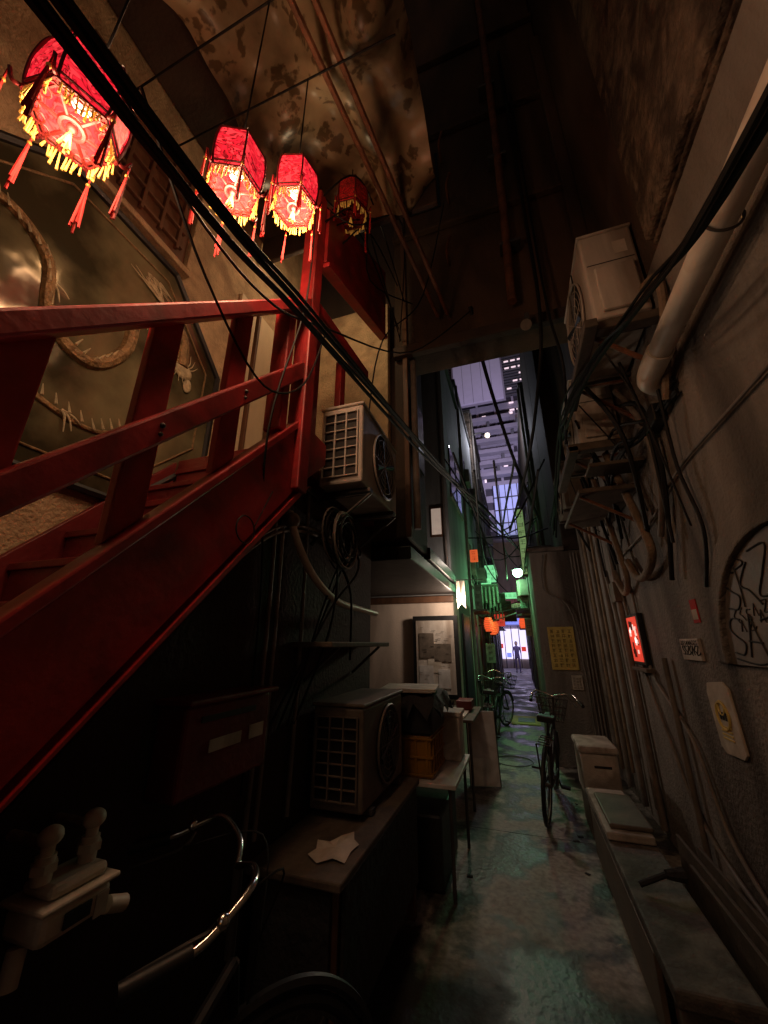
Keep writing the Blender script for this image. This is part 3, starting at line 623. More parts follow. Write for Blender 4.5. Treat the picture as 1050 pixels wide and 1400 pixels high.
def farbuild(name,x0,x1,y0,y1,h,m,side,winm='glassdark'):
    o=Obj(name); o.box('walls',m,x0,x1,y0,y1,0,h,.02)
    xf=x1 if side>0 else x0
    z=2.9
    while z<h-1.2:
        y=y0+.3
        while y<y1-1.0:
            o.box('windows',M[winm],xf+side*.001,xf+side*.02,y,y+.8,z,z+1.0,.004)
            o.box('window_sills',M['pipegrey'],xf+side*.001,xf+side*.06,y-.05,y+.85,z-.07,z-.01,.004)
            for yy in(y-.02,y+.39,y+.8): o.box('window_frames',M['pipegrey'],xf+side*.021,xf+side*.035,yy,yy+.03,z,z+1.0,.003)
            y+=1.4
        z+=2.3
    o.box('parapet',M['steel'],x0-.05,x1+.05,y0-.03,y1+.03,h+.001,h+.1,.01)
    y=y0+.4
    while y<y1-1.0:
        o.box('doors',M['brownwood'],xf+side*.001,xf+side*.03,y,y+.8,.02,2.05,.005)
        o.box('door_canopy',M['steel'],xf+side*.001,xf+side*.35,y-.1,y+.9,2.25,2.3,.005)
        y+=1.7
    o.tube('drainpipe',M['pipegrey'],[(xf+side*.05,y0+.15,0),(xf+side*.05,y0+.15,h)],.035,8,smoothpath=False)
    for k in range(7):
        yy=y0+.5+random.random()*(y1-y0-1); zz=2.6+random.random()*3.0
        if zz+.5>h: zz=2.6
        o.box('wall_boxes',M['pipegrey'],xf+side*.001,xf+side*(.1+.2*random.random()),yy,yy+.3+.3*random.random(),zz,zz+.35,.01)
        o.tube('wall_wires',M['cable'],[(xf+side*.03,yy,zz),(xf+side*.1,yy+.5,zz-.3),(xf+side*.03,yy+1,zz+.2)],.012,5)
    return o
farbuild('grey_townhouse',-3.2,-.92,8.25,11.8,7.9,M['greywall'],1).done()
farbuild('concrete_townhouse',-3.4,-.85,11.85,16.0,9.3,M['conc'],1).done()
farbuild('narrow_shop_house',-3.4,-.95,16.05,23,9.0,M['greywall'],1).done()
o=Obj('poster_wall_house')
o.box('lower_wall',M['stucco'],.3,3.0,6.52,8.2,0,3.0,.01); o.box('upper_wall',M['darkwall'],.82,3.0,8.02,9.6,3.0,9,.02)
o.box('upper_wall_near',M['darkwall'],.82,3.0,6.52,8.0,3.01,8.3,.02)
o.box('ledge',M['pipegrey'],.26,.82,6.46,8.2,3.0,3.06,.01)
for k in range(3): o.tube('front_pipes',M['pipegrey'],[(.9+k*.045,6.48,.1),(.9+k*.045,6.48,2.95)],.014,8)
o.tube('front_pipes',M['pipegrey'],[(.5,6.48,2.95),(.45,6.48,2.4),(.8,6.47,2.0),(.86,6.47,.2)],.012,6)
o.done()
farbuild('brick_bar_house',.36,3.2,8.25,13.0,3.4,M['stucco'],-1).done()
farbuild('tall_bar_house',.75,3.4,9.62,22,8.4,M['darkwall'],-1).done()
farbuild('corner_bar_house',.42,3.4,13.1,22,3.6,M['stucco'],-1).done()
# wall mounted street light high over the far alley
o=Obj('street_light'); o.tube('bracket',M['steel'],[(-.85,12,8.4),(-.6,12,8.5),(-.35,12,8.4)],.03,8)
o.tube('head',M['pipegrey'],[(-.35,12,8.4),(-.3,11.9,8.3)],.06,12,smoothpath=False,r2=.1); o.ball('bulb',M['bulbw'],(-.28,11.85,8.25),.06)
o.light((-.1,11.5,8.0),75,(.82,.84,1),.12); o.done()

def glyphs(o,part,m,x,z,y,w,h,cols,rows,sgn):
    for c in range(cols):
        for r_ in range(rows):
            cx=x+(c+.5)*w/cols; cz=z+(r_+.5)*h/rows; u=min(w/cols,h/rows)*.36
            for k in range(4):
                if random.random()<.5: o.box(part,m,cx-u,cx+u,y-.0015,y,cz+(k-1.5)*u*.55-u*.07,cz+(k-1.5)*u*.55+u*.07,0)
                else: o.box(part,m,cx+(k-1.5)*u*.5-u*.07,cx+(k-1.5)*u*.5+u*.07,y-.0016,y,cz-u,cz+u*.8,0)
o=Obj('yellow_poster'); o.box('sheet',M['yellowp'],.42,.78,6.505,6.514,1.24,1.84,.001); glyphs(o,'print',M['ink'],.44,1.27,6.5035,.32,.54,4,8,1); o.done()
o=Obj('paper_notice'); o.box('sheet',M['paper'],.66,.8,6.505,6.514,.98,1.17,.001); glyphs(o,'print',M['ink'],.67,.99,6.5035,.12,.16,3,4,1); o.done()

o=Obj('vertical_bar_sign'); o.box('casing',M['steel'],.2,.36,8.0,8.1,2.85,4.3,.01); o.box('face',M['greenglow'],.215,.345,7.985,7.998,2.9,4.25,.002); glyphs(o,'letters',M['ink'],.21,2.9,7.983,.14,1.3,1,7,1); o.done()
o=Obj('green_alley_lamp'); o.tube('arm',M['steel'],[(.62,8.95,3.3),(.3,8.9,3.3),(.12,8.6,3.1)],.02,6)
o.tube('shade',M['steel'],[(.12,8.6,3.16),(.12,8.6,3.09)],.05,14,r2=.13,smoothpath=False,cap=False); o.ball('bulb',M['greenb'],(.12,8.6,3.04),.1)
o.light((-.05,8.9,2.85),26,(.3,1,.4),.1); o.light((-.02,7.9,2.9),34,(.28,1,.4),.1,'downlight',95); o.done()
o=Obj('green_awning')
for k in range(4):
    y=9.6+k*1.1; o.poly('sheets',M['greentin'],[(y,2.95-.1*k),(y+1.0,2.6-.1*k),(y+1.0,2.62-.1*k),(y,2.97-.1*k)],'x',-.84,-.35+.12*k,.002)
    for j in range(6): o.box('valance_slats',M['greentin'],-.84+j*.09,-.80+j*.09,y+.01,y+.02,2.45-.1*k+jog(.08),2.9-.1*k,.002)
for k in range(6):
    o.tube('frame',M['steel'],[(-.84,9.2+k*.9,2.3+jog(.4)),(.35,9.2+k*.9,2.45+jog(.4))],.015,6)
o.done()
for (x,y,z,w,h,mm) in ((-.8,8.4,2.3,.16,.5,'greentin'),(-.72,9.2,1.2,.2,.4,'greentin'),(-.78,10.2,2.9,.25,.3,'greenlit'),(.12,9.4,2.2,.2,.5,'greentin'),(.2,11.5,1.8,.2,.6,'whiteboard'),(-.7,12.5,2.1,.35,.35,'redglow'),(-.2,14,2.7,.4,.2,'greenglow'),(-.86,8.7,3.35,.17,.28,'orangeglow'),(-.3,11,2.75,.5,.16,'greenlit'),(-.75,11.6,3.3,.3,.5,'greenlit'),(.15,12.5,2.4,.2,.35,'greenlit'),(-.7,14.5,2.9,.4,.3,'whiteglow'),(-.5,16,2.3,.5,.2,'shopblue'),(.1,17,2.5,.25,.5,'redglow')):
    o=Obj('bar_sign'); o.box('board',M[mm],x,x+w,y,y+.05,z,z+h,.008); o.tube('bracket',M['steel'],[(x+w/2,y+.025,z+h),(x+w/2,y+.025,z+h+.15)],.008,5); glyphs(o,'letters',M['ink'],x+.02,z+.02,y-.002,w-.04,h-.04,max(1,int(w/.12)),max(1,int(h/.13)),1); o.done()
for i,(x,y,z) in enumerate(((-.6,9.0,2.0),(-.56,9.8,1.95),(-.56,10.7,2.0),(.15,13,2.2))):
    o=Obj('paper_lantern')
    for k in range(7):
        hh=-.13+k*.043; o.ring('ribs',M['orangeglow'],(x,y,z+hh),'z',max(.02,.085*math.sqrt(max(.05,1-(hh/.17)**2))),.021,16,6)
    o.tube('caps',M['black'],[(x,y,z+.15),(x,y,z+.18)],.05,12,smoothpath=False); o.tube('caps',M['black'],[(x,y,z-.18),(x,y,z-.15)],.05,12,smoothpath=False)
    o.tube('cord',M['cable'],[(x,y,z+.18),(x,y,z+.5)],.006,5)
    if i==0: o.light((x+.2,y,z),2,(1,.3,.1),.08)
    o.done()
o=Obj('painted_floor_sign'); o.box('board_yellow',M['yellowp'],-.35,.25,9.4,10.4,.006,.02,.002); o.box('board_green',M['greentin'],-.2,.15,9.6,10.1,.021,.026,.001); o.done()

o=Obj('end_street_shop')
o.box('back_wall',M['whitewall'],-6,6,30,31,0,9,.02)
o.box('lit_front',M['shoplit'],-3,3,29.9,29.97,.6,2.6,.01)
for k in range(13): o.box('mullions',M['black'],-3+k*.5,-2.95+k*.5,29.8,29.89,.0,2.8,.004)
for k in range(12): o.box('goods_blue' if k%3 else 'goods_red',M['shopblue' if k%3 else 'redglow'],-2.9+k*.5,-2.6+k*.5,29.6,29.78,.7+.2*(k%4),1.0+.2*(k%4),.004)
o.box('lit_sign',M['shopblue'],-2.5,2.5,29.7,29.85,2.9,3.7,.02); o.box('lit_sign_red',M['redglow'],-2.5,2.5,29.7,29.85,4.0,4.3,.02)
o.light((-.1,24.0,2.6),80,(.75,.65,1),.3); o.done()

# ---------------------------------------------------------------- tower
o=Obj('office_tower')
o.box('core',M['towerdark'],-14,12,40,60,0,52,.05)
for k in range(16):
    z=3+k*1.6; o.box('floor_bands',M['tower'],-14.3,12.3,39.6,39.99,z,z+.75,.03)
for k in range(60):
    z=28.6+k*.38; o.box('louvres',M['louver'],-14.3,12.3,39.6,39.99,z,z+.17,.01)
for k in range(14): o.box('piers',M['tower'],-14+k*2.0,-13.75+k*2.0,39.5,39.98,0,28.4,.02)
for k in range(15):
    z=3.85+k*1.6
    for j in range(18):
        if random.random()<.2: x=-5+j*.6; o.box('lit_windows',M['litwin'],x,x+.45,39.9,39.97,z,z+.4,.01)
for k in range(9):
    for j in range(6):
        if random.random()<.6: o.box('lit_windows_bright',M['litwin'],1.7+j*.75,2.2+j*.75,39.4,39.48,25.5+k*.95,25.68+k*.95,.01)
o.box('blue_atrium',M['bluewin'],-1.0,3.2,39.2,39.45,12,17.5,.02)
for k in range(8): o.box('atrium_mullions',M['towerdark'],-1+k*.6,-.92+k*.6,39.1,39.19,12,17.5,.01)
for k in range(3): o.box('atrium_mullions',M['towerdark'],-1,3.2,39.0,39.09,13.2+k*1.4,13.3+k*1.4,.01)
for k in range(6): o.box('balconies',M['tower'],-3.5+.5*(k%2),3-.7*(k%3),38.2,39.1,18.3+k*1.35,18.75+k*1.35,.02)
for k in range(10): o.box('roof_plant',M['louver'],-3.3+k*.6,-3.0+k*.6,38.3,39.0,18.8+1.35*(k%5),19.4+1.35*(k%5),.02)
o.done()
o=Obj('billboard'); o.box('panel',M['bill'],-4.1,1.2,37.4,37.7,27,32.5,.03); o.box('frame',M['tower'],-4.3,1.4,37.71,37.8,26.8,32.7,.03)
for k in range(4): o.box('panel_seams',M['towerdark'],-3.1+k*1.05,-3.07+k*1.05,37.37,37.39,27,32.5,0)
for x in (-3.5,-1.3,.9): o.tube('struts',M['steel'],[(x,37.8,28),(x,39.5,28)],.12,6)
o.done()
sp=bpy.data.lights.new('tower_fill_spot','SPOT'); sp.energy=6500; sp.color=(.76,.66,1); sp.spot_size=R(70); sp.spot_blend=.6; sp.shadow_soft_size=.8  # unseen spot added to wash the tower, standing in for city lights
so=bpy.data.objects.new('tower_fill_spot',sp); scene.collection.objects.link(so); so.location=(1,25,13); so.rotation_euler=(R(90+28),0,0)

# ---------------------------------------------------------------- person
def person(x,y,face,step,coat):
    o=bpy.data.objects.new('pedestrian',None); scene.collection.objects.link(o); o.location=(x,y,0); o.rotation_euler=(0,0,face)
    V=[];E=[];Rd=[]
    def add(p,r,par=None):
        V.append(p);Rd.append(r)
        if par is not None:E.append((par,len(V)-1))
        return len(V)-1
    pel=add((0,0,.92),.15); wa=add((0,0,1.1),.125,pel); ch=add((0,-.01,1.32),.155,wa); nk=add((0,0,1.46),.055,ch); add((0,.0,1.52),.05,nk)
    for s in(-1,1):
        sh=add((s*.17,0,1.39),.07,ch); el=add((s*.22,-.03+s*step*.3,1.12),.045,sh); wr=add((s*.22,.06+s*step*.5,.88),.032,el)
        hp=add((s*.09,0,.86),.1,pel); kn=add((s*.1,.04+-s*step*.5,.48),.062,hp); an=add((s*.1,-s*step,.09),.042,kn); add((s*.11,.14-s*step,.04),.04,an)
    me=bpy.data.meshes.new('body'); me.from_pydata(V,E,[]); 
    b=bpy.data.objects.new('body',me); scene.collection.objects.link(b); b.parent=o; me.materials.append(coat)
    b.modifiers.new('skin','SKIN'); sub=b.modifiers.new('sub','SUBSURF'); sub.levels=1; sub.render_levels=1
    for i,v in enumerate(me.skin_vertices[0].data): v.radius=(Rd[i],Rd[i]*.8); v.use_root=(i==0)
    def mk(nm,m,c,r,sc):
        bm=bmesh.new(); bmesh.ops.create_uvsphere(bm,u_segments=14,v_segments=10,radius=r,matrix=Matrix.Translation(c)@Matrix.Diagonal((*sc,1)))
        me=bpy.data.meshes.new(nm); bm.to_mesh(me); bm.free(); me.materials.append(m); 
        for p in me.polygons:p.use_smooth=True
        q=bpy.data.objects.new(nm,me); scene.collection.objects.link(q); q.parent=o
    mk('head',M['skin'],(0,.01,1.6),.1,(.8,.95,1.15)); mk('hair',M['hair'],(0,-.02,1.64),.104,(.86,.95,1.0)); mk('nose',M['skin'],(0,.11,1.59),.015,(1,1,1.4))
    for s in(-1,1): mk('ear',M['skin'],(s*.082,0,1.6),.02,(.4,.8,1.3)); mk('hand',M['skin'],(s*.22,.08+s*step*.5,.8),.045,(.5,.8,1.3)); mk('shoe',M['black'],(s*.105,.06-s*step,.04),.07,(.6,1.5,.6))
    for s in(-1,1):
        for k in range(5):
            mk('finger',M['skin'],(s*.22,.05+.018*k+s*step*.5,.745+.01*abs(k-2)),.009,(1,1,4))
person(-.2,25.2,R(180),.14,M['coat'])

# ---------------------------------------------------------------- bicycles
def bicycle(loc,rot,steer=0.0,hb=1.0,basket=True,metal='chrome'):
    T=Matrix.Translation(loc)@Matrix.Rotation(rot,4,'Z')@Matrix.Rotation(R(5),4,'Y')
    o=Obj('bicycle')
    W=1.08; r=.325
    S=T@Matrix.Translation((0,W-.15,.0))@Matrix.Rotation(steer,4,'Z')@Matrix.Translation((0,-(W-.15),0))
    for yy,X in ((0,T),(W,S)):
        o.ring('tyres',M['black'],(0,yy,r),'x',r-.017,.019,40,8,mtx=X); o.ring('rims',M[metal],(0,yy,r),'x',r-.042,.009,40,6,mtx=X)
        for k in range(18):
            a=2*math.pi*k/18; o.tube('spokes',M['steel'],[(jog(.02),yy,r),(0,yy+(r-.04)*math.cos(a),r+(r-.04)*math.sin(a))],.0018,4,smoothpath=False,mtx=X)
        o.tube('hubs',M['steel'],[(-.05,yy,r),(.05,yy,r)],.02,10,smoothpath=False,mtx=X)
        o.tube('mudguards',M['black'],[(0,yy+(r+.02)*math.cos(R(a)),r+(r+.02)*math.sin(R(a))) for a in range(20,175,15)],.016,6,mtx=X)
    fr=lambda *p:o.tube('frame',M['black'],list(p),.016,8,smoothpath=False,mtx=T)
    bb=(0,.42,.28); st=(0,.28,.72); hd=(0,.9,.78); hl=(0,.95,.62)
    fr(bb,st);fr(bb,hl);fr((0,.3,.6),hd);fr(hd,hl)
    for s in(-1,1):
        fr((s*.04,0,r),(s*.03,.42,.28)); fr((s*.04,0,r),(s*.02,.29,.68))
        o.tube('fork',M['steel'],[(s*.03,.95,.62),(s*.05,1.0,.45),(s*.05,W,r)],.012,8,mtx=S)
        o.tube('cranks',M['steel'],[(s*.07,.42,.28),(s*.08,.42+s*.13,.28-s*.1)],.009,6,mtx=T)
        o.box('pedals',M['black'],s*.08,s*.17,.39+s*.13,.46+s*.13,.27-s*.1,.29-s*.1,.004,mtx=T)
        o.tube('rack',M['steel'],[(s*.06,.2,.7),(s*.06,-.2,.7),(s*.04,0,r)],.007,6,smoothpath=False,mtx=T)
        o.tube('handlebar',M['chrome'],[(0,.88,1.0*hb),(s*.08,.9,1.03*hb),(s*.2,.86,1.05*hb),(s*.25,.76,1.0*hb),(s*.26,.7,.985*hb)],.0095,10,mtx=S)
        o.tube('grips',M['black'],[(s*.258,.73,.99*hb),(s*.27,.6,.97*hb)],.018,10,mtx=S)
        o.tube('brake_levers',M['steel'],[(s*.235,.8,1.0*hb),(s*.2,.76,.98*hb),(s*.21,.62,.95*hb)],.005,6,mtx=S)
        o.ball('lever_clamp',M['chrome'],S@Vector((s*.24,.79,1.02*hb)),.016)
        o.tube('brake_cables',M['cable'],[(s*.2,.76,.98*hb),(s*.1,.98,1.02*hb),(0,.98,.8),(0,.97,.66)],.003,5,mtx=S)
    for k in range(5): o.tube('rack',M['steel'],[(-.06,-.2+k*.1,.7),(.06,-.2+k*.1,.7)],.005,5,smoothpath=False,mtx=T)
    o.tube('stem',M['steel'],[(0,.9,.78),(0,.885,1.0*hb)],.014,8,smoothpath=False,mtx=S)
    o.tube('seat_post',M['steel'],[st,(0,.25,.84)],.012,8,mtx=T)
    b=o.bm('saddle',M['black'],.01,False); bmesh.ops.create_cube(b,size=1,matrix=T@Matrix.Translation((0,.16,.87))@Matrix.Diagonal((.17,.14,.06,1))); bmesh.ops.create_cube(b,size=1,matrix=T@Matrix.Translation((0,.29,.88))@Matrix.Diagonal((.06,.16,.045,1)))
    o.ring('chainring',M['steel'],(.06,.42,.28),'x',.085,.006,24,5,mtx=T); o.tube('chain_guard',M['steel'],[(.065,.42,.37),(.065,.0,.38)],.01,6,mtx=T)
    if basket:
        for z,w,l in ((.72,.12,.1),(.8,.14,.12),(.88,.155,.13),(.97,.17,.145)):
            o.tube('basket',M['steel'],[(-w,1.1-l,z),(w,1.1-l,z),(w,1.1+l,z),(-w,1.1+l,z)],.006,5,closed=True,mtx=S)
        for k in range(9):
            t=-1+k/4
            for sg in(-1,1): o.tube('basket',M['steel'],[(t*.12,1.1+sg*.1,.72),(t*.17,1.1+sg*.145,.97)],.004,4,smoothpath=False,mtx=S)
            if k%2: 
                for sg in(-1,1): o.tube('basket',M['steel'],[(sg*.12,1.1+t*.1,.72),(sg*.17,1.1+t*.145,.97)],.004,4,smoothpath=False,mtx=S)
            o.tube('basket',M['steel'],[(t*.12,1.0,.72),(t*.12,1.2,.72)],.004,4,smoothpath=False,mtx=S)
    o.done()
bicycle((.08,4.55,.005),R(-9),R(12))
bicycle((-.83,.27,.005),R(4),R(-42),.99,False,'steel')
bicycle((-.62,6.7,.005),R(2),R(15)); bicycle((-.55,8.1,.005),R(-4),R(-20))

# ---------------------------------------------------------------- left clutter
o=Obj('mailbox')
o.box('body',M['redwall'],-1.199,-1.07,1.13,1.6,1.12,1.40,.012); o.poly('lid',M['redwall'],[(1.11,1.402),(1.62,1.402),(1.62,1.42),(1.11,1.42)],'x',-1.2,-1.04,.006)
o.box('slot',M['black'],-1.069,-1.065,1.2,1.5,1.34,1.36,.001); o.box('label',M['acwhite'],-1.0685,-1.064,1.25,1.42,1.24,1.28,.001); o.box('label',M['acwhite'],-1.0685,-1.064,1.47,1.56,1.24,1.29,.001)
o.done()
o=Obj('gas_meter')
o.box('body',M['meter'],-1.12,-1.0,.745,.9,1.0,1.06,.014); o.box('upper_body',M['meter'],-1.11,-1.01,.76,.89,1.072,1.1,.012)
o.box('display',M['black'],-.999,-.994,.79,.85,1.015,1.045,.003); o.box('label',M['paper'],-.999,-.995,.86,.89,1.0,1.045,.001)
o.box('flange',M['meter'],-1.13,-.99,.735,.91,1.06,1.072,.005)
for y in (.765,.865):
    o.tube('connectors',M['meter'],[(-1.06,y,1.1),(-1.06,y,1.15)],.02,14,smoothpath=False); o.tube('connectors',M['meter'],[(-1.06,y,1.12),(-1.06,y,1.137)],.027,6,smoothpath=False)
    o.ball('pipe_caps',M['meter'],(-1.06,y,1.185),.025,(1,1,.85)); o.tube('connectors',M['meter'],[(-1.06,y,1.15),(-1.06,y,1.175)],.014,12,smoothpath=False)
    o.tube('pipes',M['pipetan'],[(-1.06,y,1.165),(-1.12,y,1.17),(-1.19,y,1.17)],.012,10)
o.tube('lower_valve',M['meter'],[(-1.02,.91,1.0),(-1.02,.96,.98)],.018,12,smoothpath=False); o.tube('lower_valve',M['meter'],[(-1.06,.75,1.0),(-1.05,.74,.94)],.018,12,smoothpath=False)
o.done()
o=Obj('conduit_run')
for i,dx in enumerate((0,.03)):
    o.tube('pipes',M['pipetan'],[(-1.17,-.3,ztop(-.3)-.48-dx),(-1.17,.6,ztop(.6)-.48-dx),(-1.17,1.15,ztop(1.15)-.52-dx),(-1.17,1.6,ztop(1.6)-.61-dx),(-1.17,2.0,2.28-dx),(-1.17,2.6,2.3-dx)],.011,8)
o.tube('corrugated_hose',M['pipewhite'],[(-1.15,1.75,2.3),(-1.1,1.78,2.12),(-1.08,1.95,1.96),(-1.08,2.25,1.86),(-1.08,2.6,1.84),(-1.08,3.0,1.83)],.022,10)
for x,y in ((-1.17,1.65),(-1.17,1.72),(-1.17,1.98)): o.tube('vertical_pipes',M['pipegrey'],[(x,y,2.55),(x,y+.02,1.6),(x,y,.8)],.011,8)
o.ball('hose_joint',M['pipetan'],(-1.13,1.75,2.25),.045)
for k in range(4): o.tube('tangled_wires',M['cable'],[(-1.15,1.8+k*.15,2.5),(-1.0+jog(.1),2.0+k*.15,2.2+jog(.1)),(-1.05,2.3+jog(.2),1.9+jog(.15)),(-1.17,2.0+jog(.3),1.2)],.007,6)
o.done()
o=Obj('cable_coil')
for k in range(12): o.ring('coils',M['steel'] if k%3==0 else M['cable'],(-.98+jog(.05),2.1+jog(.05),2.22+jog(.04)),'x',.14+jog(.04),.007,28,5) if k%3 else o.ring('coils_worn',M['pipegrey'],(-.98+jog(.05),2.1+jog(.05),2.22+jog(.04)),'x',.14+jog(.04),.006,28,5)
o.tube('tail',M['cable'],[(-1.05,2.2,2.1),(-1.0,2.3,1.9),(-1.08,2.5,1.5)],.008,6); o.tube('hook',M['steel'],[(-1.2,2.15,2.38),(-1.02,2.15,2.38),(-1.0,2.15,2.42)],.01,6); o.done()
o=Obj('cable_loop'); o.ring('loop',M['cable'],(-.985,1.2,2.03),'x',.055,.003,24,5); o.tube('tail',M['cable'],[(-.985,1.25,2.05),(-.985,1.35,2.25)],.003,5); o.done()
o=Obj('wall_ledge'); o.box('plank',M['oldwood'],-1.2,-.95,1.95,2.95,1.58,1.61,.006); o.tube('bracket',M['steel'],[(-.98,2.1,1.58),(-1.19,2.1,1.4)],.01,6); o.tube('bracket',M['steel'],[(-.98,2.8,1.58),(-1.19,2.8,1.4)],.01,6); o.done()
o=Obj('work_table'); o.box('top',M['oldwood'],-1.19,-.75,1.7,3.0,.69,.725,.008)
for x,y in ((-1.13,1.77),(-.8,1.77),(-1.13,2.92),(-.8,2.92)): o.box('legs',M['brownwood'],x-.025,x+.025,y-.025,y+.025,.005,.689,.005)
o.box('shelf',M['brownwood'],-1.16,-.78,1.75,2.95,.25,.28,.004); o.box('stored_boxes',M['cloth'],-1.14,-.82,1.85,2.8,.285,.6,.03)
o.box('draped_sheet',M['cloth'],-.765,-.748,1.75,2.9,.2,.7,.006); o.box('draped_sheet',M['cloth'],-1.15,-.8,1.72,1.74,.1,.68,.006); o.done()
o=Obj('crumpled_paper'); b=o.bm('sheet',M['paper'],0,False)
pp=[(-.90,1.79),(-.85,1.84),(-.79,1.83),(-.80,1.92),(-.79,1.99),(-.83,2.03),(-.86,2.1),(-.90,2.04),(-.93,1.98),(-.99,1.97),(-.96,1.9),(-.97,1.84)]
vs=[b.verts.new((a,c,.73+random.random()*.006)) for a,c in pp]; ins=[b.verts.new((-.88+(a+.88)*.5,1.93+(c-1.93)*.5,.732+random.random()*.01)) for a,c in pp]; c_=b.verts.new((-.88,1.93,.737))
for k in range(12):
    b.faces.new((vs[k],vs[(k+1)%12],ins[(k+1)%12],ins[k])); b.faces.new((c_,ins[k],ins[(k+1)%12]))
o.done()
o=Obj('side_table'); o.box('top',M['whiteboard'],-1.15,-.52,3.1,3.95,.64,.67,.006)
for x,y in ((-1.1,3.15),(-.57,3.15),(-1.1,3.9),(-.57,3.9)): o.tube('legs',M['steel'],[(x,y,.64),(x,y,.005)],.013,8,smoothpath=False)
o.box('under_crate',M['black'],-1.1,-.65,3.2,3.85,.01,.45,.02); o.done()
o=Obj('plastic_crate'); o.box('crate_body',M['yellowc'],-1.12,-.7,3.16,3.62,.673,.95,.012)
for k in range(5): o.box('crate_ribs',M['yellowc'],-.699,-.688,3.2+k*.09,3.22+k*.09,.7,.93,.002); o.box('crate_ribs',M['yellowc'],-1.08+k*.085,-1.06+k*.085,3.148,3.159,.7,.93,.002)
for z in (.69,.8,.92): o.box('crate_rims',M['yellowc'],-1.13,-.685,3.145,3.63,z,z+.015,.003)
o.done()
o=Obj('black_crate'); o.box('crate_body',M['black'],-1.14,-.68,3.14,3.64,.955,1.2,.015)
b=o.bm('cloth_cover',M['cloth'],0,True); g=[]
for i in range(13):
    g.append([])
    for j in range(13):
        x=-1.2+.6*i/12; y=3.06+.66*j/12; e_=max(abs(i-6),abs(j-6)); z=1.22+.012*math.sin(i*1.7+j)-(.10+.05*math.sin(i*2.1+j*1.3))*(e_==6)
        g[-1].append(b.verts.new((x,y,z)))
for i in range(12):
    for j in range(12): b.faces.new((g[i][j],g[i+1][j],g[i+1][j+1],g[i][j+1]))
T=Matrix.Translation((-.9,3.33,1.245))@Matrix.Rotation(R(8),4,'Z')
for k in range(4): o.box('newspaper',M['paper'],-.24+.01*k,.22+jog(.02),-.22+jog(.02),.24,.006*k,.006*k+.004,.001,mtx=T)
o.done()
o=Obj('white_carton'); o.box('box',M['foam'],-.85,-.56,3.68,3.93,.672,1.0,.01); o.box('lid',M['foam'],-.865,-.545,3.665,3.945,1.001,1.04,.01); o.done()
o=Obj('leaning_board'); T=Matrix.Translation((-.55,5.4,0))@Matrix.Rotation(R(12),4,'Z')@Matrix.Rotation(R(-8),4,'X')
o.box('panel',M['whiteboard'],-.17,.17,-.015,.015,.01,.8,.004,mtx=T); o.box('edge',M['steel'],-.18,-.171,-.02,.02,.01,.81,.002,mtx=T); o.box('edge',M['steel'],.171,.18,-.02,.02,.01,.81,.002,mtx=T); o.done()
o=Obj('stall_table'); o.box('top',M['oldwood'],-1.3,-.55,4.6,5.6,.8,.83,.006); 
for x,y in ((-1.25,4.65),(-.6,4.65),(-1.25,5.55),(-.6,5.55)): o.tube('legs',M['steel'],[(x,y,.8),(x,y,.005)],.014,8,smoothpath=False)
o.box('papers',M['paper'],-1.2,-.65,4.7,5.3,.832,.85,.004); o.box('red_box',M['redwall'],-.8,-.62,5.1,5.4,.852,.95,.01); o.done()

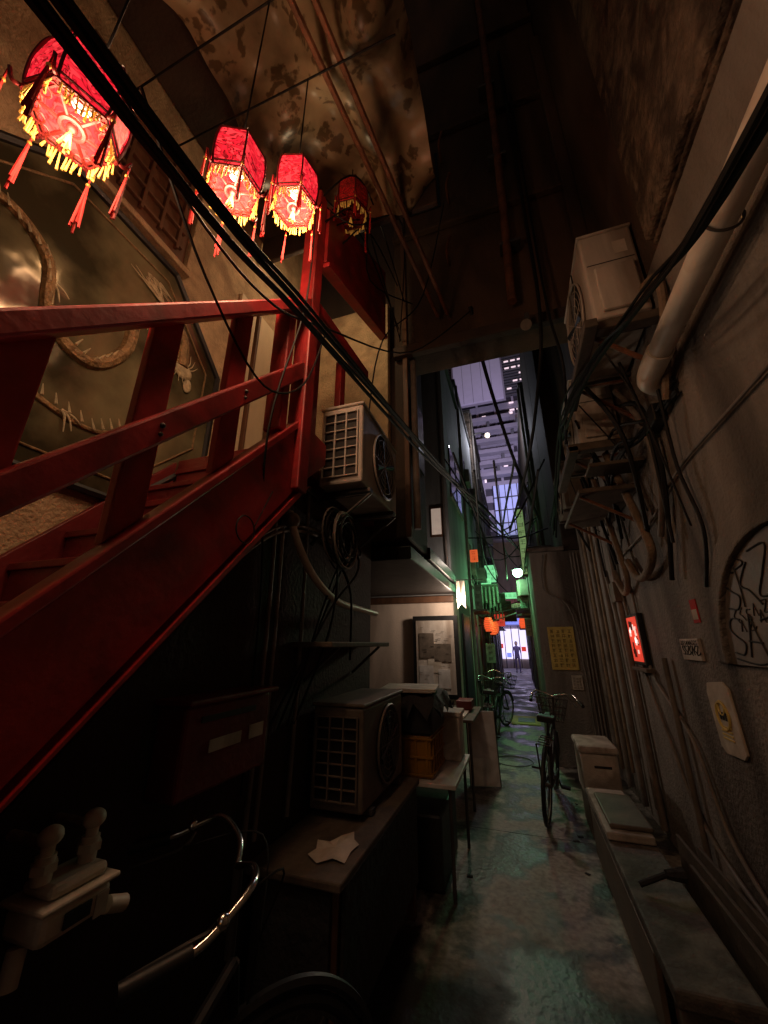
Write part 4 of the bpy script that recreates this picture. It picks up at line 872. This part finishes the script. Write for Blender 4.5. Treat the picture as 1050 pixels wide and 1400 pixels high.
# right clutter
o=Obj('concrete_bench'); o.box('seat',M['bench'],.4,.68,2.1,4.25,.36,.42,.012)
for y in (2.25,3.2,4.05): o.box('supports',M['bench'],.44,.65,y,y+.12,.005,.359,.01)
o.box('front_board',M['acgrey'],.402,.425,2.4,4.0,.06,.355,.004)
o.done()
o=Obj('folded_board'); o.box('board',M['foam'],.4,.67,3.25,4.1,.425,.47,.01); o.box('board_upper',M['acgrey'],.43,.68,3.3,3.9,.472,.5,.01); o.done()
o=Obj('styrofoam_box'); o.box('body',M['foam'],.42,.72,4.35,4.85,.3,.66,.02); o.box('lid',M['foam'],.405,.735,4.335,4.865,.661,.72,.02); o.box('base_crate',M['acgrey'],.43,.71,4.36,4.84,.005,.299,.02); o.box('slot',M['ink'],.52,.66,4.345,4.3495,.55,.57,.002); o.done()
o=Obj('hand_broom'); o.tube('handle',M['black'],[(.45,2.72,.45),(.58,2.74,.5)],.014,8); o.tube('bristles',M['cloth'],[(.58,2.74,.5),(.66,2.76,.5)],.02,8,r2=.035); o.done()
o=Obj('stacked_planks'); 
for k in range(3): o.box('planks',M['oldwood'],.86+.03*k,.88+.03*k,1.9+jog(.2),3.6+jog(.2),.02,.3+.05*k,.004)
o.done()

# ---------------------------------------------------------------- world + added rear fill
w=bpy.data.worlds.new('World'); scene.world=w; w.use_nodes=True; nt=w.node_tree; N=nt.nodes; L=nt.links
bg=N['Background']; sk=N.new('ShaderNodeTexSky'); sk.sky_type='NISHITA'; sk.sun_disc=False; sk.sun_elevation=R(3); sk.sun_rotation=R(180)
mx=N.new('ShaderNodeMixRGB'); mx.blend_type='MULTIPLY'; mx.inputs[0].default_value=1; mx.inputs[2].default_value=(1,.74,.66,1)
L.new(sk.outputs[0],mx.inputs[1]); L.new(mx.outputs[0],bg.inputs[0]); bg.inputs[1].default_value=.011
su=bpy.data.lights.new('rear_fill_sun','SUN'); su.energy=.04; su.angle=R(25); su.color=(1,.86,.74)  # weak soft fill added from behind the camera, source unseen
so=bpy.data.objects.new('rear_fill_sun',su); scene.collection.objects.link(so); so.rotation_euler=(R(62),0,R(8))

# ---------------------------------------------------------------- camera
cam=bpy.data.cameras.new('camera'); co=bpy.data.objects.new('camera',cam); scene.collection.objects.link(co)
cam.sensor_fit='VERTICAL'; cam.sensor_height=36; cam.lens=36*520/1400; cam.clip_start=.02; cam.clip_end=500
co.location=(0,0,1.6); co.rotation_euler=(R(90+19.1),0,R(18.6)); scene.camera=co
